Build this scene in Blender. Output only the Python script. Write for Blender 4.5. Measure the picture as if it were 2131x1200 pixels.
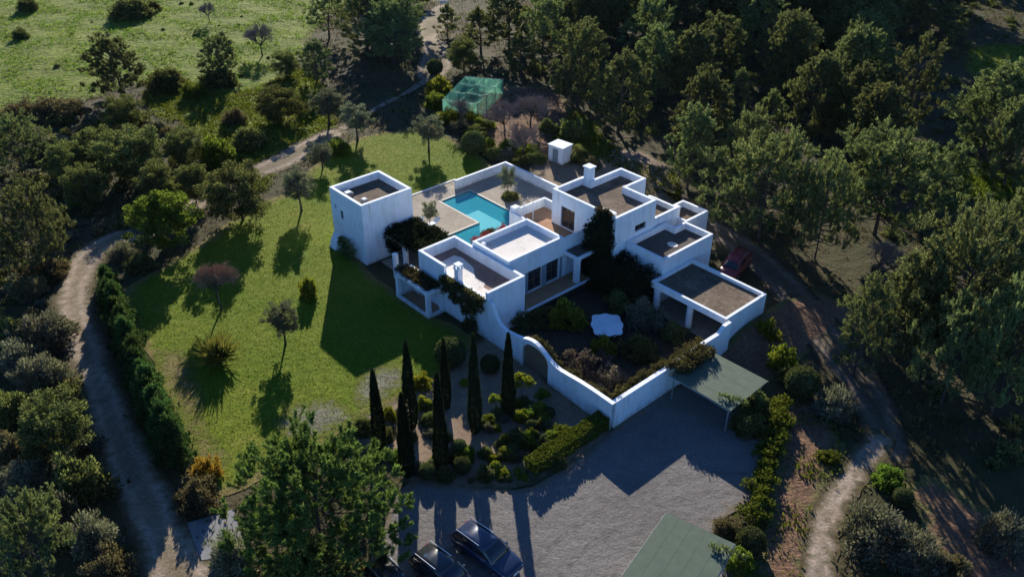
import bpy, math, random
import numpy as np
from mathutils import Matrix, Vector

for o in list(bpy.data.objects):
    bpy.data.objects.remove(o, do_unlink=True)
scene = bpy.context.scene
COL = scene.collection
rad = math.radians

# ------------------------------------------------------------------ camera, sky, sun, exposure
FPX, PITCH, ROLL, CAM_H = 1782.0, rad(32.5), rad(.38), 42.0
_F = np.array([0, math.cos(PITCH), -math.sin(PITCH)])
_R0 = np.array([1.0, 0, 0]); _U0 = np.cross(_R0, _F)
_R = math.cos(ROLL) * _R0 + math.sin(ROLL) * _U0
_U = -math.sin(ROLL) * _R0 + math.cos(ROLL) * _U0
_C = np.array([0, 0, CAM_H])
cam_data = bpy.data.cameras.new('camera')
cam = bpy.data.objects.new('camera', cam_data); COL.objects.link(cam)
cam_data.sensor_width = 36.0
cam_data.lens = FPX / 2131.0 * 36.0
cam_data.clip_end = 3000
cam.matrix_world = Matrix(((_R[0], _U[0], -_F[0], 0), (_R[1], _U[1], -_F[1], 0), (_R[2], _U[2], -_F[2], CAM_H), (0, 0, 0, 1)))
scene.camera = cam

SUN_EL, SUN_AZ = rad(20.0), rad(-5.6)          # azimuth from +Y, negative is left
sun_vec = Vector((math.sin(SUN_AZ) * math.cos(SUN_EL), math.cos(SUN_AZ) * math.cos(SUN_EL), math.sin(SUN_EL)))
world = bpy.data.worlds.new('World'); scene.world = world; world.use_nodes = True
wn = world.node_tree; wn.nodes.clear()
sky = wn.nodes.new('ShaderNodeTexSky'); sky.sky_type = 'NISHITA'; sky.sun_disc = False
sky.sun_elevation = SUN_EL; sky.sun_rotation = SUN_AZ; sky.altitude = 1500; sky.air_density = 1.0; sky.dust_density = .0; sky.ozone_density = 3.0
bg = wn.nodes.new('ShaderNodeBackground'); bg.inputs['Strength'].default_value = .056
wo = wn.nodes.new('ShaderNodeOutputWorld')
wb_ = wn.nodes.new('ShaderNodeMix'); wb_.data_type = 'RGBA'; wb_.blend_type = 'MULTIPLY'; wb_.inputs[0].default_value = 1.0   # cool white balance of the whole sky
wb_.inputs[7].default_value = (.68, 1.06, 1.50, 1)
wn.links.new(sky.outputs[0], wb_.inputs[6]); wn.links.new(wb_.outputs[2], bg.inputs[0]); wn.links.new(bg.outputs[0], wo.inputs[0])
sl = bpy.data.lights.new('sun', 'SUN'); sl.energy = 5.0; sl.angle = rad(.5); sl.color = (1.0, .91, .78)
so = bpy.data.objects.new('sun', sl); COL.objects.link(so)
so.rotation_euler = sun_vec.to_track_quat('Z', 'Y').to_euler()
scene.view_settings.view_transform = 'Standard'; scene.view_settings.look = 'None'
scene.view_settings.gamma = 1.0; scene.view_settings.use_curve_mapping = False
scene.view_settings.exposure = 1.15
scene.cycles.max_bounces = 6; scene.cycles.diffuse_bounces = 3; scene.cycles.transparent_max_bounces = 12
scene.cycles.sample_clamp_indirect = 4.0

# ------------------------------------------------------------------ survey helpers
def G(px, py, z=0.0):
    d = _F + _R * (px - 1065.5) / FPX - _U * (py - 600) / FPX
    return _C + d * ((z - CAM_H) / d[2])
def ppm(p):
    return FPX / float((np.asarray(p) - _C) @ _F)
def rise(base, top):
    g = G(*base)
    return min(np.arange(0, 16, .05), key=lambda z: float(np.hypot(*(G(top[0], top[1], z) - g)[:2])))
HYAW = rad(-47.66)
UB = np.array([math.cos(HYAW), math.sin(HYAW)]); VB = np.array([-math.sin(HYAW), math.cos(HYAW)])
HO = -66.3 * UB + 36.8 * VB
def HL(a, b, z=0.0):
    p = HO + a * UB + b * VB
    return np.array([p[0], p[1], z])
HC = HL(20, 9)
def sstep(e0, e1, x):
    t = np.clip((x - e0) / (e1 - e0), 0, 1); return t * t * (3 - 2 * t)
def hgt(x, y):
    d = np.hypot(x - HC[0], y - HC[1])
    n = .5 * np.sin(x * .13 + 1.1) * np.cos(y * .11 + .4) + .25 * np.sin(x * .31 + y * .23) + .2 * np.sin(y * .47 - x * .2 + 2)
    return .35 * n * sstep(34, 55, d)

rng = np.random.default_rng(11)
random.seed(11)

# ------------------------------------------------------------------ objects and tags
def link(o, parent=None):
    COL.objects.link(o)
    if parent is not None: o.parent = parent
    return o
def tag(o, label=None, cat=None, group=None, kind=None):
    if label: o['label'] = label
    if cat: o['category'] = cat
    if group: o['group'] = group
    if kind: o['kind'] = kind
    return o
def empty(name, loc=(0, 0, 0), rz=0.0, parent=None):
    o = bpy.data.objects.new(name, None); o.empty_display_size = .3
    o.location = [float(c) for c in loc]; o.rotation_euler = (0, 0, rz)
    return link(o, parent)
def house_empty(name):
    return empty(name, (HO[0], HO[1], 0), HYAW)

# ------------------------------------------------------------------ mesh building
def np_mesh(name, V, F, mats=(), smooth=False, midx=None):
    """V (n,3), F (m,k) with one k"""
    V = np.asarray(V, np.float32); F = np.asarray(F, np.int32)
    me = bpy.data.meshes.new(name)
    k = F.shape[1]
    me.vertices.add(len(V)); me.vertices.foreach_set('co', V.ravel())
    me.loops.add(F.size); me.loops.foreach_set('vertex_index', F.ravel())
    me.polygons.add(len(F)); me.polygons.foreach_set('loop_start', np.arange(0, F.size, k, dtype=np.int32))
    if midx is not None: me.polygons.foreach_set('material_index', np.asarray(midx, np.int32))
    if smooth: me.polygons.foreach_set('use_smooth', np.ones(len(F), bool))
    for m in mats: me.materials.append(m)
    me.update(calc_edges=True)
    return me

class MB:
    def __init__(s): s.v = []; s.f = []
    def quad(s, a, b, c, d):
        n = len(s.v); s.v += [tuple(map(float, q)) for q in (a, b, c, d)]; s.f.append((n, n + 1, n + 2, n + 3)); return s
    def poly(s, pts, flip=False):
        n = len(s.v); s.v += [tuple(map(float, q)) for q in pts]
        ix = list(range(n, n + len(pts)));
        s.f.append(tuple(reversed(ix)) if flip else tuple(ix)); return s
    def box(s, x0, x1, y0, y1, z0, z1):
        n = len(s.v)
        s.v += [(x0, y0, z0), (x1, y0, z0), (x1, y1, z0), (x0, y1, z0), (x0, y0, z1), (x1, y0, z1), (x1, y1, z1), (x0, y1, z1)]
        s.f += [tuple(n + i for i in q) for q in ((0, 3, 2, 1), (4, 5, 6, 7), (0, 1, 5, 4), (1, 2, 6, 5), (2, 3, 7, 6), (3, 0, 4, 7))]
        return s
    def prism(s, pts, z0, z1):
        n = len(s.v); k = len(pts)
        s.v += [(float(p[0]), float(p[1]), z0) for p in pts] + [(float(p[0]), float(p[1]), z1) for p in pts]
        s.f.append(tuple(range(n + k - 1, n - 1, -1))); s.f.append(tuple(range(n + k, n + 2 * k)))
        for i in range(k):
            j = (i + 1) % k; s.f.append((n + i, n + j, n + k + j, n + k + i))
        return s
    def tube(s, P, r, k=6, cap=True):
        P = [np.array(p, float) for p in P]
        if np.isscalar(r): r = [r] * len(P)
        n0 = len(s.v)
        for i, p in enumerate(P):
            t = P[min(i + 1, len(P) - 1)] - P[max(i - 1, 0)]; t /= np.linalg.norm(t) + 1e-9
            h = np.array([0, 0, 1.0]) if abs(t[2]) < .9 else np.array([1.0, 0, 0])
            x = np.cross(t, h); x /= np.linalg.norm(x); y = np.cross(t, x)
            for j in range(k):
                a = 2 * math.pi * j / k
                s.v.append(tuple(p + r[i] * (math.cos(a) * x + math.sin(a) * y)))
        for i in range(len(P) - 1):
            for j in range(k):
                a = n0 + i * k + j; b = n0 + i * k + (j + 1) % k
                s.f.append((a, b, b + k, a + k))
        if cap:
            s.f.append(tuple(n0 + j for j in range(k))); s.f.append(tuple(n0 + (len(P) - 1) * k + j for j in range(k - 1, -1, -1)))
        return s
    def ring_loft(s, rings, cap=True):
        n0 = len(s.v); k = len(rings[0])
        for r in rings: s.v += [tuple(map(float, p)) for p in r]
        for i in range(len(rings) - 1):
            for j in range(k):
                a = n0 + i * k + j; b = n0 + i * k + (j + 1) % k
                s.f.append((a, b, b + k, a + k))
        if cap:
            s.f.append(tuple(n0 + j for j in range(k - 1, -1, -1))); s.f.append(tuple(n0 + (len(rings) - 1) * k + j for j in range(k)))
        return s
    def build(s, name, mat, parent=None, smooth=False, bevel=0.0):
        me = bpy.data.meshes.new(name); me.from_pydata(s.v, [], s.f)
        if mat: me.materials.append(mat)
        if smooth: me.polygons.foreach_set('use_smooth', np.ones(len(me.polygons), bool))
        me.update()
        o = bpy.data.objects.new(name, me); link(o, parent)
        if bevel:
            m = o.modifiers.new('bevel', 'BEVEL'); m.width = bevel; m.segments = 2; m.limit_method = 'ANGLE'
        return o

# ------------------------------------------------------------------ materials
def new_mat(name):
    m = bpy.data.materials.new(name); m.use_nodes = True
    nt = m.node_tree; nt.nodes.clear()
    out = nt.nodes.new('ShaderNodeOutputMaterial')
    return m, nt, out
def N(nt, typ, **kw):
    n = nt.nodes.new(typ)
    for k, v in kw.items():
        if k in n.inputs: n.inputs[k].default_value = v
        else: setattr(n, k, v)
    return n
def rgb(c): return (c[0], c[1], c[2], 1.0)
def ramp(nt, fac, stops):
    r = nt.nodes.new('ShaderNodeValToRGB'); e = r.color_ramp.elements
    while len(e) < len(stops): e.new(.5)
    for i, (p, c) in enumerate(stops):
        e[i].position = p; e[i].color = rgb(c)
    nt.links.new(fac, r.inputs[0]); return r.outputs[0]
def coords(nt, kind='Object'):
    return nt.nodes.new('ShaderNodeTexCoord').outputs[kind]
def noise(nt, vec, scale, detail=4, rough=.55, dist=0.0):
    n = N(nt, 'ShaderNodeTexNoise', Scale=scale, Detail=detail, Roughness=rough, Distortion=dist)
    nt.links.new(vec, n.inputs['Vector']); return n.outputs['Fac']
def mixc(nt, fac, a, b, mode='MIX'):
    m = nt.nodes.new('ShaderNodeMix'); m.data_type = 'RGBA'; m.blend_type = mode
    for sock, v in ((m.inputs[0], fac), (m.inputs[6], a), (m.inputs[7], b)):
        if isinstance(v, (int, float)): sock.default_value = v
        elif isinstance(v, tuple): sock.default_value = rgb(v)
        else: nt.links.new(v, sock)
    return m.outputs[2]
def mathn(nt, op, a, b=None, c=None):
    m = nt.nodes.new('ShaderNodeMath'); m.operation = op
    for i, v in enumerate((a, b, c)):
        if v is None: continue
        if isinstance(v, (int, float)): m.inputs[i].default_value = v
        else: nt.links.new(v, m.inputs[i])
    return m.outputs[0]
def finish(nt, out, col, rough=.9, bump=None, bstr=.5, bdist=.05, spec=.2):
    p = N(nt, 'ShaderNodeBsdfPrincipled', Roughness=rough)
    p.inputs['Specular IOR Level'].default_value = spec
    if isinstance(col, tuple): p.inputs['Base Color'].default_value = rgb(col)
    else: nt.links.new(col, p.inputs['Base Color'])
    if bump is not None:
        b = N(nt, 'ShaderNodeBump', Strength=bstr, Distance=bdist)
        nt.links.new(bump, b.inputs['Height']); nt.links.new(b.outputs[0], p.inputs['Normal'])
    nt.links.new(p.outputs[0], out.inputs[0]); return p
def ground_mat(name, stops, s1, s2, bumps=6.0, bstr=.6, bdist=.06, edge=None, rough=.95, fine=(.75, 1.15), fs=14.0, ruts=False):
    """patchy colour from two noises, fine speckle, optional blend to an edge colour by the 'edge' attribute"""
    m, nt, out = new_mat(name); v = coords(nt)
    a = noise(nt, v, s1, 5, .6); b = noise(nt, v, s2, 4, .6)
    f = mathn(nt, 'ADD', mathn(nt, 'MULTIPLY', a, .6), mathn(nt, 'MULTIPLY', b, .4))
    c = ramp(nt, f, stops)
    sp = noise(nt, v, fs, 3, .7)
    c = mixc(nt, 1.0, c, ramp(nt, sp, [(.3, (fine[0],) * 3), (.7, (fine[1],) * 3)]), 'MULTIPLY')
    if edge:
        at = nt.nodes.new('ShaderNodeAttribute'); at.attribute_name = 'edge'
        e = mathn(nt, 'ADD', at.outputs['Fac'], mathn(nt, 'MULTIPLY', mathn(nt, 'SUBTRACT', noise(nt, v, 1.3, 4, .65), .5), 1.6))
        c = mixc(nt, ramp(nt, e, [(.15, (0, 0, 0)), (.6, (1, 1, 1))]), ramp(nt, b, [(.35, edge), (.65, tuple(q * 1.35 for q in edge))]), c)
    if ruts:   # two worn wheel tracks and a greener crown along the middle of the road
        a2 = nt.nodes.new('ShaderNodeAttribute'); a2.attribute_name = 'edge'
        w = mathn(nt, 'ADD', a2.outputs['Fac'], mathn(nt, 'MULTIPLY', mathn(nt, 'SUBTRACT', noise(nt, v, .8, 3, .6), .5), .35))
        c = mixc(nt, 1.0, c, ramp(nt, w, [(.1, (.7, .68, .6)), (.34, (1.05, 1.05, 1.05)), (.52, (1.2, 1.2, 1.2)), (.72, (.8, .8, .74)), (.95, (.62, .64, .52))]), 'MULTIPLY')
    bn = mathn(nt, 'ADD', noise(nt, v, bumps, 4, .7), mathn(nt, 'MULTIPLY', noise(nt, v, bumps * .22, 3, .6), 1.5))
    finish(nt, out, c, rough, bn, bstr, bdist, .1)
    return m
def leaf_mat(name, dark, light, trans=.35, tcol=None, gloss=.0, objvar=.55):
    m, nt, out = new_mat(name)
    g = nt.nodes.new('ShaderNodeNewGeometry'); oi = nt.nodes.new('ShaderNodeObjectInfo')
    c = ramp(nt, g.outputs['Random Per Island'], [(0, dark), (1, light)])
    k = mathn(nt, 'ADD', mathn(nt, 'MULTIPLY', oi.outputs['Random'], objvar), 1 - objvar * .5)
    c = mixc(nt, 1.0, c, (1, 1, 1), 'MULTIPLY')
    hs = N(nt, 'ShaderNodeHueSaturation'); nt.links.new(c, hs.inputs['Color']); nt.links.new(k, hs.inputs['Value'])
    nt.links.new(mathn(nt, 'ADD', mathn(nt, 'MULTIPLY', oi.outputs['Random'], .05), .475), hs.inputs['Hue'])
    c = hs.outputs[0]
    d = nt.nodes.new('ShaderNodeBsdfDiffuse'); t = nt.nodes.new('ShaderNodeBsdfTranslucent')
    nt.links.new(c, d.inputs[0])
    nt.links.new(mixc(nt, 1.0, c, tcol or (1.1, 1.12, .75), 'MULTIPLY'), t.inputs[0])
    mx = N(nt, 'ShaderNodeMixShader'); mx.inputs[0].default_value = trans
    nt.links.new(d.outputs[0], mx.inputs[1]); nt.links.new(t.outputs[0], mx.inputs[2])
    gl = N(nt, 'ShaderNodeBsdfGlossy', Roughness=.45); gl.inputs[0].default_value = (.8, .85, .8, 1)
    m2 = N(nt, 'ShaderNodeMixShader'); m2.inputs[0].default_value = gloss
    nt.links.new(mx.outputs[0], m2.inputs[1]); nt.links.new(gl.outputs[0], m2.inputs[2])
    nt.links.new((m2 if gloss else mx).outputs[0], out.inputs[0]); return m
def plain(name, c, rough=.6, spec=.3, metal=0.0, var=.12, vs=3.0, bump=0.0):
    m, nt, out = new_mat(name); v = coords(nt)
    col = ramp(nt, noise(nt, v, vs, 5, .65), [(.3, tuple(q * (1 - var) for q in c)), (.7, tuple(min(1, q * (1 + var)) for q in c))])
    p = finish(nt, out, col, rough, noise(nt, v, vs * 8, 3) if bump else None, bump, .02, spec)
    p.inputs['Metallic'].default_value = metal
    return m

def wall_mat(name, base):
    m, nt, out = new_mat(name); v = coords(nt)
    c = ramp(nt, noise(nt, v, .55, 6, .65), [(.3, tuple(q * .93 for q in base)), (.65, base)])
    mp = nt.nodes.new('ShaderNodeMapping'); mp.inputs['Scale'].default_value = (1.0, 1.0, .35); nt.links.new(v, mp.inputs[0])
    st = noise(nt, mp.outputs[0], 1.6, 5, .7)
    c = mixc(nt, 1.0, c, ramp(nt, st, [(.30, (.83, .82, .79)), (.52, (1, 1, 1))]), 'MULTIPLY')
    mp2 = nt.nodes.new('ShaderNodeMapping'); mp2.inputs['Scale'].default_value = (3.4, 3.4, .16); nt.links.new(v, mp2.inputs[0])
    c = mixc(nt, 1.0, c, ramp(nt, noise(nt, mp2.outputs[0], 1.5, 3, .6), [(.28, (.80, .78, .74)), (.40, (1, 1, 1))]), 'MULTIPLY')      # rain runs
    sx = nt.nodes.new('ShaderNodeSeparateXYZ'); nt.links.new(v, sx.inputs[0])
    sp_ = mathn(nt, 'ADD', sx.outputs[2], mathn(nt, 'MULTIPLY', mathn(nt, 'SUBTRACT', noise(nt, v, 1.7, 4, .7), .5), 1.6))
    c = mixc(nt, 1.0, c, ramp(nt, sp_, [(.0, (.70, .66, .60)), (.45, (1, 1, 1))]), 'MULTIPLY')     # soil splashed on the foot of the wall
    finish(nt, out, c, .9, noise(nt, v, 5.0, 4, .6), .35, .03, .15)
    return m
M = {}
M['white'] = wall_mat('whitewashed_wall', (.76, .81, .86))
M['roof_brown'] = ground_mat('roof_gravel_brown', [(.3, (.065, .05, .038)), (.5, (.13, .10, .075)), (.72, (.23, .185, .14))], .45, 2.5, 16, .7, .03, fine=(.6, 1.3), fs=9.0)
M['roof_dark'] = ground_mat('roof_felt_dark', [(.3, (.06, .052, .047)), (.55, (.10, .088, .078)), (.75, (.17, .15, .125))], .5, 3, 14, .5, .02)
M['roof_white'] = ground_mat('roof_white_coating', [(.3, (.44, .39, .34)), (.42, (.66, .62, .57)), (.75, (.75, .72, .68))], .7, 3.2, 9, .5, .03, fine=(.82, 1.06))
M['roof_buff'] = ground_mat('roof_shaded_red_brown', [(.3, (.17, .105, .085)), (.5, (.25, .165, .135)), (.75, (.36, .27, .22))], .5, 2.5, 9, .5, .03, fine=(.8, 1.12))  # reddish low roof, its brown darkened to hold the parapet shade
M['terracotta'] = ground_mat('terracotta_floor', [(.3, (.30, .16, .09)), (.7, (.42, .26, .16))], .8, 4, 8, .3, .02)
M['glass'] = plain('window_glass', (.02, .025, .03), .06, .6, 0, .1)
M['frame'] = plain('window_frame_wood', (.10, .06, .035), .6)
M['shutter'] = plain('shutter_blue_grey', (.20, .24, .28), .7)
M['shade_green'] = plain('shade_sheet_green', (.075, .105, .078), .8, .15, 0, .14, 1.6, .3)
M['metal'] = plain('galvanised_metal', (.35, .36, .37), .45, .5, .6)
M['timber'] = plain('weathered_timber', (.17, .12, .08), .85)
M['bark'] = ground_mat('bark', [(.3, (.045, .036, .03)), (.7, (.11, .09, .075))], 2, 8, 20, .8, .03)
M['twig'] = plain('bare_twigs', (.27, .22, .19), .9, .1)
M['twig_red'] = plain('reddish_bare_twigs', (.36, .235, .155), .9, .1)
M['ground'] = ground_mat('scrub_soil', [(.25, (.03, .03, .014)), (.45, (.05, .05, .022)), (.62, (.075, .062, .034)), (.82, (.12, .09, .055))], .09, .55, 3.0, .9, .16)
M['lawn'] = ground_mat('lawn_grass', [(.25, (.06, .108, .005)), (.42, (.09, .136, .007)), (.55, (.12, .15, .011)), (.68, (.165, .155, .03)), (.82, (.205, .17, .06))], .085, .5, 5.0, .8, .07, edge=(.13, .105, .04), fine=(.6, 1.3), fs=4.0)
M['field'] = ground_mat('field_grass', [(.25, (.065, .105, .01)), (.42, (.11, .155, .02)), (.58, (.15, .185, .028)), (.7, (.165, .165, .045)), (.85, (.185, .16, .075))], .12, .6, 1.6, 1.0, .5, edge=(.08, .075, .03), fine=(.5, 1.35), fs=2.0)
M['gravel'] = ground_mat('drive_gravel', [(.28, (.10, .092, .088)), (.45, (.145, .136, .128)), (.58, (.165, .155, .146)), (.75, (.215, .2, .186))], .16, .9, 9.0, .9, .05, edge=(.12, .10, .07), fine=(.68, 1.28), fs=11.0)
M['dirt'] = ground_mat('dirt_track', [(.25, (.17, .13, .095)), (.5, (.25, .20, .155)), (.75, (.33, .275, .22))], .3, 2.0, 5.0, .7, .06, edge=(.09, .075, .045), fine=(.72, 1.22), fs=6.0, ruts=True)
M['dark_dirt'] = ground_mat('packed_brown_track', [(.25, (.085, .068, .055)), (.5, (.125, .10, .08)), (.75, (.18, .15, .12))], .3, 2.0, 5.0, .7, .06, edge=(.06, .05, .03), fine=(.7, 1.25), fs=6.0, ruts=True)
M['mulch'] = ground_mat('reddish_mulch', [(.25, (.09, .055, .035)), (.5, (.16, .095, .06)), (.75, (.21, .14, .09))], .3, 1.6, 4.0, 1.0, .14, edge=(.08, .08, .03), fine=(.55, 1.35), fs=4.0)
M['path'] = ground_mat('garden_path', [(.25, (.14, .10, .07)), (.5, (.22, .16, .11)), (.75, (.29, .215, .15))], .5, 2.0, 10, .6, .04, edge=(.08, .07, .04))
M['paving'] = ground_mat('terrace_paving', [(.25, (.22, .19, .155)), (.5, (.30, .265, .215)), (.75, (.38, .34, .28))], .6, 2.2, 5, .5, .03, fine=(.8, 1.15), fs=5.0)
M['coping'] = plain('pool_coping_stone', (.42, .39, .33), .8)
M['concrete'] = plain('grey_concrete', (.17, .175, .18), .8, .2, 0, .1, 1.5, .2)
M['soil'] = ground_mat('courtyard_soil', [(.3, (.03, .026, .018)), (.7, (.07, .058, .04))], .5, 2, 5, .8, .08)

M['pine'] = leaf_mat('pine_needles', (.026, .038, .019), (.26, .295, .125), .37)
M['pine_bright'] = leaf_mat('bright_pine_needles', (0.024, 0.042, 0.016), (0.21, 0.28, 0.075), 0.36)
M['olive'] = leaf_mat('olive_leaves', (0.045, 0.055, 0.042), (0.22, 0.24, 0.165), 0.33)
M['broad'] = leaf_mat('broad_leaves', (0.028, 0.052, 0.012), (0.18, 0.235, 0.04), 0.45)
M['scrub'] = leaf_mat('scrub_leaves', (0.024, 0.036, 0.017), (0.21, 0.23, 0.085), 0.36)
M['scrub_brown'] = leaf_mat('dry_scrub_leaves', (0.055, 0.05, 0.03), (0.19, 0.16, 0.095), 0.35)
M['scrub_grey'] = leaf_mat('grey_scrub_leaves', (0.055, 0.06, 0.046), (0.24, 0.24, 0.175), 0.33)
M['cypress'] = leaf_mat('cypress_leaves', (0.013, 0.02, 0.012), (0.035, 0.048, 0.022), 0.2)
M['conifer'] = leaf_mat('hedge_conifer_leaves', (.016, .034, .013), (.075, .125, .042), .38)
M['lime'] = leaf_mat('lime_leaves', (.08, .11, .012), (.26, .27, .04), .40)
M['box'] = leaf_mat('clipped_box_leaves', (0.035, 0.05, 0.02), (0.11, 0.13, 0.055), 0.3)
M['hedge'] = leaf_mat('clipped_hedge_leaves', (.045, .075, .012), (.15, .175, .03), .35)
M['ivy'] = leaf_mat('ivy_leaves', (0.012, 0.016, 0.011), (0.035, 0.045, 0.022), 0.2)
M['dry'] = leaf_mat('dried_flower_heads', (0.07, 0.058, 0.052), (0.22, 0.18, 0.16), 0.3)
M['bougain'] = leaf_mat('bougainvillea_leaves', (.03, .032, .015), (.12, .10, .05), .35)
M['red'] = leaf_mat('red_bracts', (.12, .02, .025), (.35, .06, .07), .35)
M['yucca'] = leaf_mat('yucca_blades', (.06, .08, .02), (.24, .24, .06), .40)
M['grass'] = leaf_mat('grass_blades', (0.05, 0.085, 0.01), (0.16, 0.205, 0.03), 0.5)
M['drygrass'] = leaf_mat('dry_grass_blades', (.05, .045, .02), (.15, .125, .06), .40)
M['autumn'] = leaf_mat('autumn_leaves', (.16, .09, .015), (.33, .20, .04), .40)

# ------------------------------------------------------------------ ground sheets
def inpoly(P, poly):
    x, y = P[:, 0], P[:, 1]; r = np.zeros(len(P), bool); n = len(poly)
    for i in range(n):
        x0, y0 = poly[i]; x1, y1 = poly[(i + 1) % n]
        c = ((y0 > y) != (y1 > y)) & (x < (x1 - x0) * (y - y0) / ((y1 - y0) + 1e-12) + x0)
        r ^= c
    return r
def polydist(P, poly):
    d = np.full(len(P), 1e9)
    for i in range(len(poly)):
        a = np.array(poly[i]); b = np.array(poly[(i + 1) % len(poly)]); ab = b - a
        t = np.clip(((P - a) @ ab) / (ab @ ab + 1e-12), 0, 1)
        d = np.minimum(d, np.hypot(*(P - a - t[:, None] * ab).T))
    return d
def smooth_poly(pts, n=6, wob=.25):
    """closed Catmull-Rom through the points with a little wander"""
    P = np.array(pts, float)[:, :2]; out = []
    k = len(P)
    for i in range(k):
        p0, p1, p2, p3 = P[i - 1], P[i], P[(i + 1) % k], P[(i + 2) % k]
        for t in np.linspace(0, 1, n, endpoint=False):
            q = .5 * ((2 * p1) + (-p0 + p2) * t + (2 * p0 - 5 * p1 + 4 * p2 - p3) * t * t + (-p0 + 3 * p1 - 3 * p2 + p3) * t ** 3)
            out.append(q + (rng.random(2) - .5) * 2 * wob)
    return out
import bmesh
def sheet(name, poly, off, mat, kind='structure', step=1.5, soft=1.2, zfun=None, label=None, cat=None):
    poly = [tuple(map(float, p[:2])) for p in poly]
    bm = bmesh.new()
    vs = [bm.verts.new((x, y, 0)) for x, y in poly]
    es = [bm.edges.new((vs[i], vs[(i + 1) % len(vs)])) for i in range(len(vs))]
    bmesh.ops.triangle_fill(bm, use_beauty=True, use_dissolve=False, edges=es)
    A = np.array(poly)
    for ax in (0, 1):
        lo, hi = A[:, ax].min(), A[:, ax].max()
        for c in np.arange(math.ceil(lo / step) * step, hi, step):
            co = [0, 0, 0]; no = [0, 0, 0]; co[ax] = c; no[ax] = 1
            bmesh.ops.bisect_plane(bm, geom=bm.verts[:] + bm.edges[:] + bm.faces[:], plane_co=co, plane_no=no)
    P = np.array([(v.co.x, v.co.y) for v in bm.verts])
    ed = np.clip(polydist(P, poly) / soft, 0, 1)
    zz = hgt(P[:, 0], P[:, 1]) if zfun is None else zfun(P)
    for v, z in zip(bm.verts, zz): v.co.z = float(z) + off
    for f in bm.faces:
        if f.normal.z < 0: f.normal_flip()
    me = bpy.data.meshes.new(name); bm.to_mesh(me); bm.free()
    at = me.attributes.new('edge', 'FLOAT', 'POINT'); at.data.foreach_set('value', ed.astype(np.float32))
    me.materials.append(mat)
    me.polygons.foreach_set('use_smooth', np.ones(len(me.polygons), bool))
    o = bpy.data.objects.new(name, me); link(o); tag(o, label, cat, None, kind)
    return o
def pxpoly(pts, n=6, wob=.25, z=0): return smooth_poly([G(x, y, z)[:2] for x, y in pts], n, wob)
def strip(pts, w, wob=.15):
    P = np.array([G(x, y)[:2] for x, y in pts]); W = np.array(w if hasattr(w, '__len__') else [w] * len(P))
    T = np.gradient(P, axis=0); T /= np.linalg.norm(T, axis=1)[:, None]; Nn = np.stack([-T[:, 1], T[:, 0]], 1)
    return smooth_poly(list(P + Nn * W[:, None] / 2) + list((P - Nn * W[:, None] / 2)[::-1]), 5, wob)

xs = np.concatenate([np.arange(-260, -130, 10), np.arange(-130, 130, 1.5), np.arange(130, 261, 10)])
ys = np.concatenate([np.arange(-60, 20, 10), np.arange(20, 215, 1.5), np.arange(215, 480, 15)])
X, Y = np.meshgrid(xs, ys); Z = hgt(X, Y)
_a = (X - HO[0]) * UB[0] + (Y - HO[1]) * UB[1]; _b = (X - HO[0]) * VB[0] + (Y - HO[1]) * VB[1]
Z = Z - 1.9 * ((_a > -2.9) & (_a < 12.2) & (_b > 6.4) & (_b < 22.8))      # dug out under the pool terrace
ii = np.arange(len(ys) - 1)[:, None] * len(xs) + np.arange(len(xs) - 1)[None]
Fq = np.stack([ii, ii + 1, ii + 1 + len(xs), ii + len(xs)], -1).reshape(-1, 4)
o = bpy.data.objects.new('ground', np_mesh('ground', np.stack([X, Y, Z], -1).reshape(-1, 3), Fq, [M['ground']], True)); link(o); tag(o, kind='structure')

POLY = {}
POLY['field'] = pxpoly([(-160, -90), (720, -90), (660, 60), (600, 150), (520, 205), (400, 205), (300, 175), (190, 205), (80, 235), (-160, 260)], 6, .6)
sheet('field', POLY['field'], .03, M['field'], step=2.0, soft=3.0)
POLY['field_b'] = pxpoly([(2020, 105), (2100, 95), (2260, 120), (2260, 190), (2100, 170), (2015, 155)], 5, .5)
sheet('field', POLY['field_b'], .03, M['field'], step=2.0, soft=2.0)
POLY['field_c'] = pxpoly([(1900, 300), (1980, 320), (2110, 360), (2230, 400), (2230, 470), (2080, 440), (1990, 390), (1900, 340)], 5, .5)
sheet('field', POLY['field_c'], .03, M['field'], step=2.0, soft=2.0)
POLY['lawn'] = pxpoly([(250, 620), (330, 560), (430, 500), (520, 430), (600, 400), (650, 350), (720, 300), (800, 275), (900, 275), (960, 300), (1020, 345), (950, 385), (865, 410), (740, 520), (870, 640), (980, 700), (930, 780), (830, 830), (740, 880), (620, 960), (480, 1030), (420, 1010), (380, 900), (320, 760)], 6, .25)
sheet('lawn', POLY['lawn'], .035, M['lawn'], step=1.5, soft=1.6)
M['dry_lawn'] = ground_mat('thin_dry_grass', [(.3, (.12, .115, .075)), (.55, (.17, .16, .12)), (.75, (.22, .21, .165))], .4, 1.6, 6, .9, .07, edge=(.085, .098, .014), fine=(.6, 1.3), fs=5.0)
M['tan_lawn'] = ground_mat('sunburnt_grass', [(.3, (.13, .11, .04)), (.55, (.175, .14, .06)), (.75, (.21, .165, .08))], .4, 1.6, 6, .9, .07, edge=(.085, .098, .014), fine=(.6, 1.3), fs=5.0)
sheet('dry_lawn_patch', pxpoly([(575, 870), (640, 835), (720, 840), (745, 875), (690, 905), (610, 915)], 5, .25), .045, M['dry_lawn'], step=.8, soft=2.2)
sheet('dry_lawn_patch', pxpoly([(735, 830), (760, 770), (830, 755), (850, 790), (800, 830), (755, 850)], 5, .25), .045, M['dry_lawn'], step=.8, soft=1.8)
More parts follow.
